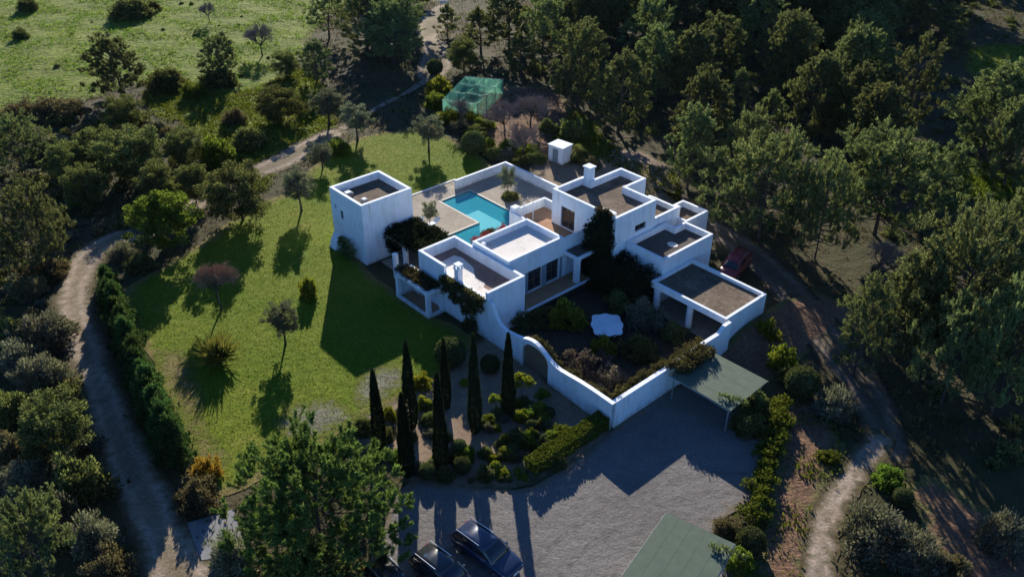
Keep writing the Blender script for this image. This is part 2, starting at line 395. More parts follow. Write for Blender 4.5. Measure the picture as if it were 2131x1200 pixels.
sheet('dry_lawn_patch', pxpoly([(320, 740), (380, 730), (420, 800), (440, 900), (480, 960), (430, 990), (385, 900), (340, 800)], 5, .25), .045, M['tan_lawn'], step=.8, soft=2.0)
POLY['grass_strip'] = pxpoly([(1150, 300), (1190, 235), (1240, 260), (1300, 330), (1400, 360), (1420, 420), (1380, 400), (1270, 345), (1190, 330)], 5, .3)
sheet('side_lawn', POLY['grass_strip'], .04, M['field'], step=1.5, soft=1.5)
POLY['verge'] = pxpoly([(300, 190), (400, 195), (520, 190), (620, 140), (690, 200), (700, 265), (640, 330), (590, 350), (540, 400), (470, 390), (440, 330), (380, 260), (310, 240)], 5, .4)
sheet('verge_grass', POLY['verge'], .028, M['field'], step=1.5, soft=1.8)
POLY['drive'] = pxpoly([(800, 1300), (800, 1100), (850, 1005), (960, 1012), (1105, 1012), (1270, 900), (1400, 800), (1530, 850), (1590, 880), (1585, 960), (1560, 1040), (1500, 1090), (1530, 1150), (1520, 1300)], 5, .1)
sheet('gravel_drive', POLY['drive'], .05, M['gravel'], step=1.5, soft=.7)
M['gravel_rut'] = ground_mat('worn_gravel', [(.3, (.10, .092, .085)), (.55, (.128, .118, .11)), (.75, (.17, .158, .148))], .5, 2.2, 9, .9, .05, edge=(.128, .119, .112), fine=(.65, 1.3), fs=11.0)
for pts in ([(1575, 990), (1480, 985), (1380, 1005), (1280, 1045), (1190, 1100), (1120, 1170), (1090, 1260)], [(1570, 1030), (1490, 1022), (1400, 1042), (1310, 1080), (1225, 1135), (1165, 1200), (1140, 1270)]):
    sheet('wheel_rut', strip(pts, .42, .05), .056, M['gravel_rut'], step=.6, soft=.2)
POLY['garden'] = pxpoly([(720, 905), (830, 830), (930, 770), (1035, 695), (1150, 800), (1268, 897), (1110, 1005), (980, 1018), (850, 1012), (820, 960)], 5, .1)
sheet('garden_path', POLY['garden'], .042, M['path'], step=1.0, soft=.8)
POLY['mulch'] = pxpoly([(1630, 830), (1690, 830), (1760, 930), (1740, 985), (1690, 1060), (1670, 1250), (1560, 1280), (1580, 1120), (1610, 1000), (1620, 900)], 5, .3)
sheet('mulch_bed', POLY['mulch'], .032, M['mulch'], step=1.5, soft=1.2)
POLY['mulch_b'] = pxpoly([(1880, 1010), (1960, 1000), (2060, 1060), (2180, 1120), (2180, 1280), (2000, 1230), (1930, 1100)], 5, .4)
sheet('mulch_bed', POLY['mulch_b'], .032, M['mulch'], step=1.5, soft=1.5)
POLY['yard'] = pxpoly([(1100, 350), (1150, 335), (1210, 340), (1290, 310), (1370, 330), (1410, 400), (1350, 390), (1200, 380), (1150, 395)], 5, .2)
sheet('earth_yard', POLY['yard'], .045, M['path'], step=1.5, soft=1.2)
POLY['orchard'] = pxpoly([(960, 250), (1010, 190), (1140, 185), (1190, 230), (1150, 320), (1050, 330)], 5, .3)
sheet('orchard_soil', POLY['orchard'], .03, M['mulch'], step=1.5, soft=1.5)

POLY['road_l'] = strip([(330, 478), (255, 492), (190, 525), (162, 580), (155, 650), (185, 745), (235, 880), (290, 1010), (345, 1130), (410, 1290)], [4, 4, 3.6, 3.4, 3.2, 3.2, 3.3, 3.5, 3.7, 4.0])
sheet('dirt_road', POLY['road_l'], .04, M['dirt'], step=.7, soft=1.9)
POLY['track_back'] = strip([(300, 478), (420, 420), (520, 365), (590, 335), (650, 300), (705, 270)], [3.5, 3.5, 4, 4.5, 4, 3])
sheet('dirt_road', POLY['track_back'], .044, M['dirt'], step=.7, soft=1.9)
POLY['foot'] = strip([(705, 270), (760, 238), (830, 200), (895, 160)], 1.2, .08)
sheet('footpath', POLY['foot'], .048, M['dirt'], step=1.2, soft=.5)
POLY['clearing'] = pxpoly([(860, 160), (880, 110), (860, 60), (880, 25), (930, 10), (950, 40), (915, 75), (945, 120), (925, 165)], 5, .4)
sheet('dirt_clearing', POLY['clearing'], .04, M['dirt'], step=1.5, soft=1.5)
POLY['road_r'] = strip([(1380, 400), (1450, 455), (1530, 505), (1610, 570), (1680, 650), (1750, 740), (1805, 820), (1840, 900), (1850, 960)], [3.2, 3.6, 4, 4.2, 4.2, 4.2, 3.8, 3.4, 3])
POLY['road_s'] = strip([(1835, 905), (1790, 975), (1735, 1050), (1710, 1130), (1705, 1290)], [2.0, 2.1, 2.1, 2.1, 2.2])
sheet('footpath', POLY['road_s'], .052, M['dirt'], step=.7, soft=1.4)
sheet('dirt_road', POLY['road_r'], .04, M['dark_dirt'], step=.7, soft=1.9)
sheet('concrete_apron', [G(x, y)[:2] for x, y in ((390, 1088), (440, 1074), (486, 1060), (500, 1105), (512, 1150), (465, 1160), (420, 1166), (404, 1128))], .06, M['concrete'], step=2, soft=.5)
# raised bank against the outer wall of the carport
def bankz(P):
    r = P - HO; a = r @ UB; b = r @ VB
    return 1.15 * sstep(12.5, 17.5, b) * (1 - sstep(22, 27, b)) * (1 - sstep(36.3, 40.5, a))
sheet('earth_bank', [HL(*q)[:2] for q in ((36.02, 11), (41, 11), (41, 28), (36.02, 28))], .02, M['mulch'], step=.7, zfun=bankz)

# ------------------------------------------------------------------ buildings
def inset(poly, t):
    k = len(poly); out = []
    for i in range(k):
        p0, p1, p2 = (np.array(poly[(i + j) % k], float) for j in (-1, 0, 1))
        d0 = (p1 - p0) / np.linalg.norm(p1 - p0); d1 = (p2 - p1) / np.linalg.norm(p2 - p1)
        n0 = np.array([-d0[1], d0[0]]); n1 = np.array([-d1[1], d1[0]])
        m = n0 + n1; m /= (1 + n0 @ n1) if abs(1 + n0 @ n1) > 1e-6 else 1
        out.append(p1 + m * t)
    return out
def walls(mb, poly, z0, z1, t, floorz, holes=None, depth=.22, open_edges=()):
    holes = holes or {}; k = len(poly); ins = inset(poly, t)
    for i in range(k):
        if i in open_edges: continue
        p = np.array(poly[i], float); q = np.array(poly[(i + 1) % k], float)
        L = np.linalg.norm(q - p); d = (q - p) / L; nin = np.array([-d[1], d[0]])
        hs = holes.get(i, [])
        S = sorted({0.0, L, *[h[0] for h in hs], *[h[1] for h in hs]}); Zs = sorted({z0, z1, *[h[2] for h in hs], *[h[3] for h in hs]})
        pt = lambda s, z, dd=0: (*(p + d * s + nin * dd), z)
        for a, b in zip(S[:-1], S[1:]):
            for c, e in zip(Zs[:-1], Zs[1:]):
                m = ((a + b) / 2, (c + e) / 2)
                if any(h[0] < m[0] < h[1] and h[2] < m[1] < h[3] for h in hs): continue
                mb.quad(pt(a, c), pt(b, c), pt(b, e), pt(a, e))
        for s0, s1, a, b in [h[:4] for h in hs]:
            mb.quad(pt(s0, a), pt(s1, a), pt(s1, a, depth), pt(s0, a, depth))
            mb.quad(pt(s1, b), pt(s0, b), pt(s0, b, depth), pt(s1, b, depth))
            mb.quad(pt(s0, b), pt(s0, a), pt(s0, a, depth), pt(s0, b, depth))
            mb.quad(pt(s1, a), pt(s1, b), pt(s1, b, depth), pt(s1, a, depth))
        a1 = ins[i]; b1 = ins[(i + 1) % k]
        mb.quad((*p, z1), (*q, z1), (*b1, z1), (*a1, z1))
        mb.quad((*b1, floorz), (*a1, floorz), (*a1, z1), (*b1, z1))
    return ins
def window(root, poly, i, h, depth=.22, mull=1, bars=1, name='window', fm='frame', door=False):
    """frame and pane set back in the opening h of edge i"""
    p = np.array(poly[i], float); q = np.array(poly[(i + 1) % len(poly)], float); d = (q - p) / np.linalg.norm(q - p); n = np.array([-d[1], d[0]])
    s0, s1, z0, z1 = h[:4]
    def bx(mb, sa, sb, za, zb, da, db):
        c = [p + d * sa + n * da, p + d * sb + n * da, p + d * sb + n * db, p + d * sa + n * db]
        mb.prism(c, za, zb)
    w = .09; fr = MB()
    bx(fr, s0, s0 + w, z0, z1, depth - .08, depth); bx(fr, s1 - w, s1, z0, z1, depth - .08, depth)
    bx(fr, s0 + w, s1 - w, z0, z0 + w, depth - .08, depth); bx(fr, s0 + w, s1 - w, z1 - w, z1, depth - .08, depth)
    for m in range(mull):
        c = s0 + (s1 - s0) * (m + 1) / (mull + 1); bx(fr, c - .05, c + .05, z0 + w, z1 - w, depth - .075, depth - .005)
    for m in range(bars):
        c = z0 + (z1 - z0) * (m + 1) / (bars + 1); bx(fr, s0 + w, s1 - w, c - .03, c + .03, depth - .07, depth - .01)
    f = fr.build(name, M[fm], root)
    g = MB(); bx(g, s0 + .01, s1 - .01, z0 + .01, z1 - .01, depth - .03, depth - .015); g.build('pane', M['glass'], f)
    return f
def block(root, poly, z0, ztop, floorz, roofm, t=.28, holes=None, wname='wall', mull=1, bars=1, roofname='roof', dmap=None):
    mb = MB(); ins = walls(mb, poly, z0, ztop, t, floorz, holes)
    w = mb.build(wname, M['white'], root)
    MB().poly([(*p, floorz) for p in ins]).build(roofname, M[roofm], root)
    for i, hs in (holes or {}).items():
        for h in hs: window(root, poly, i, h, mull=h[4] if len(h) > 4 else mull, bars=h[5] if len(h) > 5 else bars, name='door' if h[2] - z0 < 1.0 and h[3] - h[2] > 1.7 else 'window')
    return w
def rect(a0, a1, b0, b1): return [(a0, b0), (a1, b0), (a1, b1), (a0, b1)]
def chimney(root, a, b, z0, z1, w=.55, name='chimney'):
    c = MB().box(a - w / 2, a + w / 2, b - w / 2, b + w / 2, z0, z1).build(name, M['white'], root)
    m = MB(); m.box(a - w * .68, a + w * .68, b - w * .68, b + w * .68, z1, z1 + .1)
    for sx in (-1, 1):
        for sy in (-1, 1): m.box(a + sx * w * .42 - .07, a + sx * w * .42 + .07, b + sy * w * .42 - .07, b + sy * w * .42 + .07, z1 + .1, z1 + .36)
    m.box(a - w * .62, a + w * .62, b - w * .62, b + w * .62, z1 + .36, z1 + .45)
    m.build('chimney_cap', M['white'], c)

# --- tower
tw = tag(house_empty('tower_house'), 'tall square white tower with flat gravel roof beside the lawn', 'tower')
TP = rect(0, 5.4, 0, 5.7)
block(tw, TP, 0, 6.3, 5.55, 'roof_brown', .3, {0: [(.62, .92, 4.25, 4.75, 0, 0), (1.55, 2.05, 3.55, 4.45, 1, 0)]})
for a, b, s in ((1.35, 1.15, .8), (3.6, 1.5, .55)):
    k = MB().box(a - s / 2, a + s / 2, b - s / 2, b + s / 2, 5.55, 5.85).build('roof_hatch', M['concrete'], tw)
    MB().box(a - s * .34, a + s * .34, b - s * .34, b + s * .34, 5.85, 5.92).build('hatch_lid', M['white'], k)
m = MB()   # sloping buttress foot along the lawn side
for a0, a1, w, h in ((-.05, 1.1, .75, 1.5), (1.5, 2.2, .45, 1.1)):
    m.v += [(a0, 0, 0), (a1, 0, 0), (a1, -w, 0), (a0, -w, 0), (a0, 0, h), (a1, 0, h), (a1, -w * .55, h * .55), (a0, -w * .55, h * .55)]
    n = len(m.v) - 8
    m.f += [tuple(n + i for i in q) for q in ((3, 2, 6, 7), (7, 6, 5, 4), (0, 3, 7, 4), (2, 1, 5, 6))]
m.build('buttress', M['white'], tw)
# --- pergola with pillars on the tower's side
pg = tag(house_empty('pergola'), 'white pillared pergola under dark climber between tower and house', 'pergola')
for a, b in ((8.2, 2.6), (8.2, 5.4), (9.0, .9)):
    MB().prism([(a + .28 * math.cos(t), b + .28 * math.sin(t)) for t in np.linspace(0, 2 * math.pi, 12, endpoint=False)], 0, 2.5).build('pillar', M['white'], pg)
for b in np.arange(2.2, 6.0, .75): MB().box(5.42, 8.7, b - .06, b + .06, 2.52, 2.66).build('beam', M['timber'], pg)

# --- main villa
vi = tag(house_empty('villa'), 'sprawling white flat-roofed villa with parapets and roof terrace', 'house')
# low front wing: tall parapet round three sides, low kerb along the front
LP = rect(12.9, 22.2, .75, 4.85)
hol = {0: [(4.4, 5.2, 1.35, 2.35), (5.5, 6.1, 1.35, 2.35), ]}
mb = MB(); ins = walls(mb, LP, 0, 3.95, .28, 3.58, hol)
for (a0, a1, b0, b1) in ((12.9, 13.18, .75, 4.85), (21.92, 22.2, .75, 4.85), (13.18, 21.92, 4.57, 4.85), (13.18, 16.5, .75, 1.03)):
    mb.box(a0, a1, b0, b1, 3.94, 4.62)
mb.build('wall', M['white'], vi)
for h in hol[0]: window(vi, LP, 0, h)
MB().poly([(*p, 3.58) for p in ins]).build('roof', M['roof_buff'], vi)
def _loc(px, py, z):
    q = G(px, py, z)[:2] - HO; return (float(np.clip(q @ UB, 13.2, 21.9)), float(np.clip(q @ VB, 1.05, 4.55)), z)
MB().poly([_loc(x, y, 3.588) for x, y in ((918, 545), (945, 531), (962, 536), (976, 548), (986, 558), (987, 572), (997, 583), (1010, 588), (1006, 597), (1020, 606), (1012, 622), (960, 596), (925, 570))][::-1]).build('sunlit_patch', M['roof_white'], vi)  # sunlit area of the low roof, painted as a white sheet
chimney(vi, 17.9, 1.2, 3.58, 4.85, .5)
# middle wing with white roof
MP = rect(15.3, 20.1, 4.9, 11.45)
block(vi, MP, 0, 5.0, 4.42, 'roof_white', .26, {1: [(2.3, 3.95, .95, 3.05), (4.5, 6.1, .95, 3.05)]})
MB().box(15.9, 16.2, 5.4, 5.7, 4.42, 4.9).build('roof_vent', M['white'], vi)
# wing under the roof terrace
RP = rect(12.9, 20.1, 11.46, 16.05)
mb = MB(); ins = walls(mb, RP, 0, 4.75, .22, 3.85); mb.build('terrace_parapet', M['white'], vi)
MB().poly([(*p, 3.85) for p in ins]).build('roof_terrace_floor', M['terracotta'], vi)
MB().box(12.85, 13.5, 11.6, 12.3, 3.86, 5.2).build('pier', M['white'], vi)
for a, b in ((13.9, 12.4), (14.3, 13.2)):
    MB().tube([(a, b, 3.86), (a, b, 5.7)], .05).build('railing_post', M['white'], vi)
# upper block
UP = [(15.8, 14.2), (23.7, 14.2), (23.7, 19.6), (20.1, 19.6), (20.1, 22.4), (16.9, 22.4), (16.9, 18.2), (15.8, 18.2)]
block(vi, UP, 0, 7.3, 6.6, 'roof_brown', .28, {0: [(1.2, 2.95, 3.9, 6.0, 1, 2)], 1: [(2.7, 4.2, 4.95, 5.6, 1, 0)]})
MB().box(16.2, 16.95, 17.9, 18.6, 6.6, 8.5).build('chimney', M['white'], vi)
MB().box(16.1, 17.05, 17.8, 18.7, 8.5, 8.62).build('chimney_cap', M['white'], vi)
MB().box(21.2, 22.6, 14.9, 15.5, 6.6, 7.0).build('roof_box', M['white'], vi)
# low rooms behind and to the right
block(vi, rect(20.12, 23.6, 19.62, 23.2), 0, 5.3, 4.8, 'roof_brown', .26)
block(vi, rect(21.6, 24.7, 23.22, 26.6), 0, 4.2, 3.6, 'roof_brown', .26, {1: [(.9, 1.5, 1.9, 2.7, 0, 0)]})
MB().box(22.2, 22.9, 24.0, 24.5, 3.6, 4.7).build('chimney', M['white'], vi)
QP = [(23.72, 15.7), (28.1, 15.7), (28.1, 22.7), (24.9, 22.7), (24.9, 21.2), (23.72, 21.2)]
block(vi, QP, 0, 4.5, 3.9, 'roof_dark', .26, {1: [(.7, 1.3, 1.6, 2.4, 0, 0)]})
MB().prism([(26.3 + .55 * math.cos(t), 19.2 + .42 * math.sin(t)) for t in np.linspace(0, 2 * math.pi, 9, endpoint=False)], 3.905, 3.95).build('roof_patch', M['roof_white'], vi)
# verandah: raised floor, porch roof on pillars
MB().box(20.12, 22.0, 4.87, 15.6, 0, .86).build('verandah_plinth', M['soil'], vi)
MB().box(21.96, 22.15, 4.87, 15.6, .74, .9).build('verandah_edge', M['white'], vi)
MB().box(20.12, 21.95, 4.87, 15.6, .864, .88).build('verandah_floor', M['terracotta'], vi)
MB().box(20.13, 22.0, 11.4, 15.65, 3.35, 3.62).build('porch_roof', M['white'], vi)
MB().box(20.3, 21.8, 11.6, 15.5, 3.624, 3.64).build('porch_deck', M['roof_dark'], vi)
for b in (11.75, 14.6):
    MB().box(21.4, 21.85, b - .22, b + .22, .88, 3.35).build('pillar', M['white'], vi)
for b in (7.0, 8.98, 9.25, 11.2):
    MB().box(20.11, 20.18, b - .12, b + .12, .95, 3.05).build('shutter', M['shutter'], vi)
# loggia in front of the low wing
lg = tag(house_empty('loggia'), 'open white loggia with pillars at the front of the low wing', 'loggia')
m = MB(); m.box(11.7, 16.45, -1.1, -.85, 2.35, 2.65); m.box(11.7, 11.95, -.85, .74, 2.35, 2.65); m.box(16.2, 16.45, -.85, .74, 2.35, 2.65); m.box(11.95, 12.88, .5, .74, 2.35, 2.65)
m.build('roof_beam', M['white'], lg)
MB().box(11.95, 16.2, -.85, .5, 2.38, 2.46).build('planted_deck', M['soil'], lg)
m = MB(); m.box(11.7, 16.45, -1.1, -.9, 0, .32); m.box(11.7, 11.9, -.9, .74, 0, .32); m.box(16.25, 16.45, -.9, .74, 0, .32)
m.build('plinth', M['white'], lg)
MB().box(11.9, 16.25, -.9, .73, .0, .1).build('floor', M['terracotta'], lg)
MB().box(11.72, 11.88, -.70, .74, .33, 2.34).build('added_side_wall', M['white'], lg)  # added to stop sun leaking through the loggia onto the lawn
MB().box(11.885, 12.88, .60, .735, .11, 2.34).build('added_back_wall', M['white'], lg)  # added too, closes the same sun gap up to the low wing
for a, b in ((11.72, -1.08), (16.06, -1.08), (16.06, .36)):
    MB().box(a, a + .37, b, b + .37, .32, 2.35).build('pillar', M['white'], lg)

# --- carport
cp = tag(house_empty('carport'), 'white carport with gravel flat roof and thick pillars on the courtyard', 'carport')
CP = rect(28.14, 35.95, 14.2, 19.85)
m = MB()
m.box(28.14, 35.95, 14.2, 14.45, 2.45, 3.02); m.box(28.14, 28.39, 14.45, 19.6, 2.45, 3.02)
m.box(35.7, 35.95, 14.45, 19.6, 0, 3.02); m.box(28.14, 35.95, 19.6, 19.85, 0, 3.02)
m.build('wall', M['white'], cp)
MB().box(28.39, 35.7, 14.45, 19.6, 2.5, 2.72).build('roof', M['roof_brown'], cp)
MB().box(28.2, 35.68, 14.3, 19.58, .0, .06).build('floor', M['paving'], cp)
for a, r in ((28.55, .34), (32.1, .3)):
    MB().ring_loft([[(a + rr * math.cos(t), 14.7 + rr * math.sin(t), z) for t in np.linspace(0, 2 * math.pi, 12, endpoint=False)] for z, rr in ((0, r * 1.15), (.3, r), (1.5, r * .93), (2.45, r))]).build('pillar', M['white'], cp, True)

# --- courtyard wall: wavy top, arched gate
cw = tag(house_empty('courtyard_wall'), 'long white courtyard wall with wavy top and arched gateway', 'wall')
prof = [(22.2, 3.85), (22.55, 3.95), (22.8, 3.75), (23.05, 3.2), (23.35, 2.55), (23.9, 2.25), (24.5, 2.12), (25.1, 2.25), (25.7, 2.33), (26.3, 2.5), (26.9, 2.78), (27.5, 2.95), (28.0, 2.96), (28.5, 2.85), (29.1, 2.6), (29.7, 2.3), (30.3, 2.1), (30.9, 2.06), (31.8, 2.16), (33, 2.3), (34.3, 2.38), (36.5, 2.42)]
pa = np.array([p[0] for p in prof]); pz = np.array([p[1] for p in prof])
def wb(a): return .7 - .62 * np.clip((a - 24) / 12.5, 0, 1)
def arch(a): # gate head height, or 0 outside the opening
    return 1.75 + .85 * math.sqrt(max(0, 1 - ((a - 28.1) / 1.5) ** 2)) if 26.6 <= a <= 29.6 else 0.0
m = MB(); A = sorted(set(np.round(np.concatenate([np.linspace(22.21, 36.5, 70), [26.6, 29.6]]), 3)))
for a0, a1 in zip(A[:-1], A[1:]):
    b0, b1 = float(wb(a0)), float(wb(a1)); z0, z1 = float(np.interp(a0, pa, pz)), float(np.interp(a1, pa, pz)); mid = (a0 + a1) / 2
    lo0, lo1 = (arch(a0), arch(a1)) if 26.6 < mid < 29.6 else (0, 0)
    for off, fl in ((0, 0), (.35, 1)):
        q = [(a0, b0 + off, lo0), (a1, b1 + off, lo1), (a1, b1 + off, z1), (a0, b0 + off, z0)]
        m.poly(q, bool(fl))
    m.quad((a0, b0, z0), (a1, b1, z1), (a1, b1 + .35, z1), (a0, b0 + .35, z0))
    if lo0 or lo1: m.quad((a0, b0 + .35, lo0), (a1, b1 + .35, lo1), (a1, b1, lo1), (a0, b0, lo0))
for a in (26.6, 29.6):
    b = float(wb(a)); m.quad((a, b, 0), (a, b + .35, 0), (a, b + .35, arch(a)), (a, b, arch(a)))
m.box(36.15, 36.5, .43, 6.6, 0, 2.42); m.box(36.152, 36.498, 6.6, 14.19, 0, 2.55)
m.v += [(36.16, 12.6, 2.5), (36.49, 12.6, 2.5), (36.49, 14.18, 2.5), (36.16, 14.18, 2.5), (36.16, 13.3, 3.0), (36.49, 13.3, 3.0), (36.49, 14.18, 3.02), (36.16, 14.18, 3.02)]
n = len(m.v) - 8; m.f += [tuple(n + i for i in q) for q in ((4, 5, 6, 7), (0, 1, 5, 4), (1, 2, 6, 5), (3, 0, 4, 7), (2, 3, 7, 6))]
m.build('wall', M['white'], cw)
MB().box(26.35, 26.6, .5, 1.0, 0, 2.35).build('gate_pier', M['white'], cw)
for s in (0, 1):
    a0 = 26.62 + s * 1.49; pts = [(a0, 0.0)] + [(a, 0) for a in (a0 + 1.46,)]
    d = MB(); cols = np.linspace(a0, a0 + 1.46, 8)
    for c0, c1 in zip(cols[:-1], cols[1:]):
        d.box(c0 + .01, c1 - .01, .74, .80, .06, min(arch(c0), arch(c1)) - .02)
    d.build('gate_leaf', M['timber'], cw)
# --- courtyard floor
o = sheet('courtyard_floor', [HL(*q)[:2] for q in ((20, .9), (36.2, .4), (36.2, 14.3), (28, 14.3), (28, 19.8), (20, 16))], .03, M['soil'], step=2)
# --- terrace, pool
TPAV = [HL(*q)[:2] for q in ((-3.6, 5.6), (5.6, 5.6), (8.9, 1.2), (13.0, 1.2), (13.0, 23.9), (-1.6, 23.9), (-1.6, 18.2), (-3.6, 18.2))]
# paving is laid round the pool opening (in house axes)
tr = MB(); te = house_empty('terrace'); tag(te, kind='structure')
for r in ((-3.6, -.75, 5.72, 18.2), (-1.6, -.75, 18.2, 23.9), (-.75, 6.2, 17.85, 23.9), (-.75, 5.75, 5.72, 13.3), (5.75, 9.6, 1.4, 9.0), (9.6, 12.88, 1.4, 23.9), (6.2, 9.6, 17.85, 23.9)):
    tr.box(r[0], r[1], r[2], r[3], -.2, .06)
tr.build('paving', M['paving'], te)
pl = tag(house_empty('swimming_pool'), 'turquoise L-shaped swimming pool on the paved terrace', 'pool')
PP = [(-.5, 13.55), (6.0, 13.55), (6.0, 9.25), (9.35, 9.25), (9.35, 17.6), (-.5, 17.6)]
m = MB(); k = len(PP)
for i in range(k):
    p, q = PP[i], PP[(i + 1) % k]; m.quad((*q, -.75), (*p, -.75), (*p, .05), (*q, .05))
m.poly([(*p, -.75) for p in PP])
mt, nt, out = new_mat('pool_plaster'); v = coords(nt)
vo = N(nt, 'ShaderNodeTexVoronoi', Scale=2.2, feature='DISTANCE_TO_EDGE'); nt.links.new(v, vo.inputs['Vector'])
finish(nt, out, mixc(nt, .35, ramp(nt, noise(nt, v, 1.0), [(.3, (.10, .40, .44)), (.7, (.135, .46, .50))]), ramp(nt, vo.outputs[0], [(0, (.3, .58, .62)), (.12, (.10, .37, .42))])), .6)
m.build('basin', mt, pl)
mt, nt, out = new_mat('pool_water')
gl = N(nt, 'ShaderNodeBsdfGlossy', Roughness=.03); tp = nt.nodes.new('ShaderNodeBsdfTransparent'); tp.inputs[0].default_value = (.72, .95, .98, 1)
bp = N(nt, 'ShaderNodeBump', Strength=.25, Distance=.05); nt.links.new(noise(nt, coords(nt), 3.5, 3), bp.inputs['Height'])
nt.links.new(bp.outputs[0], gl.inputs['Normal'])
mx = nt.nodes.new('ShaderNodeMixShader'); mx.inputs[0].default_value = .07
dfw = nt.nodes.new('ShaderNodeBsdfDiffuse'); dfw.inputs[0].default_value = (.05, .44, .52, 1); mw = nt.nodes.new('ShaderNodeMixShader'); mw.inputs[0].default_value = .45   # milky scatter of treated water
nt.links.new(tp.outputs[0], mw.inputs[1]); nt.links.new(dfw.outputs[0], mw.inputs[2]); nt.links.new(mw.outputs[0], mx.inputs[1]); nt.links.new(gl.outputs[0], mx.inputs[2]); nt.links.new(mx.outputs[0], out.inputs[0])
MB().poly([(*p, -.04) for p in PP]).build('water', mt, pl)
for nm, r in (('coping', (-.74, 6.19, 17.6, 17.84)), ('coping', (-.74, -.5, 13.55, 17.6)), ('coping', (-.74, 6.0, 13.31, 13.55)), ('coping', (5.76, 6.0, 9.01, 13.31)), ('coping', (6.0, 9.59, 9.01, 9.25)), ('coping', (9.35, 9.59, 9.25, 17.84)), ('coping', (6.19, 9.35, 17.6, 17.84))):
    MB().box(*r, -.15, .075).build(nm, M['coping'], pl)
tl = tag(house_empty('terrace_wall'), 'low white L-shaped wall round the far side of the pool terrace', 'wall')
m = MB(); m.box(-1.9, -1.6, 16.6, 24.2, 0, 1.15); m.box(-1.6, 12.8, 23.9, 24.2, 0, 1.15); m.build('wall', M['white'], tl)
MB().box(-3.85, -3.6, 5.72, 18.2, -.1, .12).build('edge_kerb', M['white'], tl)
# sun loungers beside the tower
for i, (a, b) in enumerate(((2.2, 8.2), (3.3, 9.4))):
    sl_ = tag(empty('sun_lounger', HL(a, b), HYAW), ('white sun lounger next to the tower corner', 'white sun lounger nearer the pool beside the tower')[i], 'lounger', 'sun loungers on the pool terrace')
    MB().box(-.32, .32, -.95, .35, .3, .38).build('seat', M['white'], sl_)
    MB().ring_loft([[(-.32, .35, .30), (.32, .35, .30), (.32, .35, .38), (-.32, .35, .38)], [(-.32, .95, .66), (.32, .95, .66), (.32, .95, .74), (-.32, .95, .74)]]).build('backrest', M['white'], sl_)
    for x in (-.28, .28):
        for y in (-.85, .3): MB().box(x - .03, x + .03, y - .03, y + .03, .06, .3).build('leg', M['white'], sl_)
dk = tag(house_empty('stone_ledge'), 'grey slab ledge jutting from the back of the tower', 'ledge')
MB().box(1.5, 4.4, 5.72, 7.2, 0, 1.1).build('slab', M['concrete'], dk)

# --- shaded parking roofs
def shade_roof(name, corners, z, label, ribs):
    r = tag(empty(name, (0, 0, 0)), label, 'shelter', 'green parking shelters on the gravel drive')
    P = [np.array([*HL(*c)[:2], z]) for c in corners]
    r.location = P[0]; Q = [p - P[0] for p in P]
    n = ribs
    for i in range(n):
        t0, t1 = i / n, (i + 1) / n
        a = Q[0] + (Q[1] - Q[0]) * t0; b = Q[0] + (Q[1] - Q[0]) * (t1 - .002); c = Q[3] + (Q[2] - Q[3]) * (t1 - .002); d = Q[3] + (Q[2] - Q[3]) * t0
        dz = np.array([0, 0, .05 + .004 * (i % 2)]); m_ = MB()
        m_.ring_loft([[a, b, b + dz, a + dz], [d, c, c + dz, d + dz]]).build('roof_panel', M['shade_green'], r)
    for i in range(4):
        p = Q[i] * .94 + (Q[(i + 2) % 4]) * .06
        MB().tube([p + [0, 0, -z], p - [0, 0, .01]], .06).build('post', M['metal'], r)
    for i, j in ((0, 3), (1, 2)):
        MB().tube([Q[i] + [0, 0, -.05], Q[j] + [0, 0, -.05]], .045).build('rail', M['metal'], r)
    return r
shade_roof('parking_shelter', [(36.9, 5.85), (36.9, 10.6), (42.3, 10.75), (42.45, 5.9)], 2.3, 'green flat parking shelter against the outer courtyard wall', 5)
shade_roof('parking_shelter', [(45.45, -4.9), (49.75, -3.8), (51.9, -11.8), (47.4, -13.0)], 2.3, 'green flat parking shelter alone at the bottom edge of the drive', 5)

# --- scalloped table in the courtyard
tb = tag(empty('garden_table', G(1262, 690)), 'pale blue-white scalloped garden table in the dark courtyard', 'table')
ol = []
for t in np.linspace(0, 2 * math.pi, 96, endpoint=False):
    sx, sy = 1.28, 1.55
    r = 1 / (abs(math.cos(t)) ** 4 + abs(math.sin(t)) ** 4) ** .25
    r *= 1 + .05 * math.cos(8 * t) + .02 * math.cos(4 * t)
    ol.append((sx * r * math.cos(t), sy * r * math.sin(t)))
MB().prism(ol, .68, .76).build('tabletop', M['white'], tb)
for x in (-.6, .6):
    for y in (-.75, .75): MB().box(x - .09, x + .09, y - .09, y + .09, 0, .68).build('leg', M['white'], tb)

# --- white shed behind
g = G(1165, 334); sh = tag(empty('garden_shed', g, HYAW + .12), 'small white box shed at the edge of the garden beds', 'shed')
SP = rect(-1.05, 1.05, -.9, .9); m = MB(); walls(m, SP, 0, 2.0, .12, 1.9); m.build('wall', M['white'], sh)
MB().box(-1.15, 1.15, -1.0, 1.0, 2.0, 2.12).build('roof', M['white'], sh)
MB().box(-.4, .4, -.94, -.905, .05, 1.75).build('door', M['shutter'], sh)

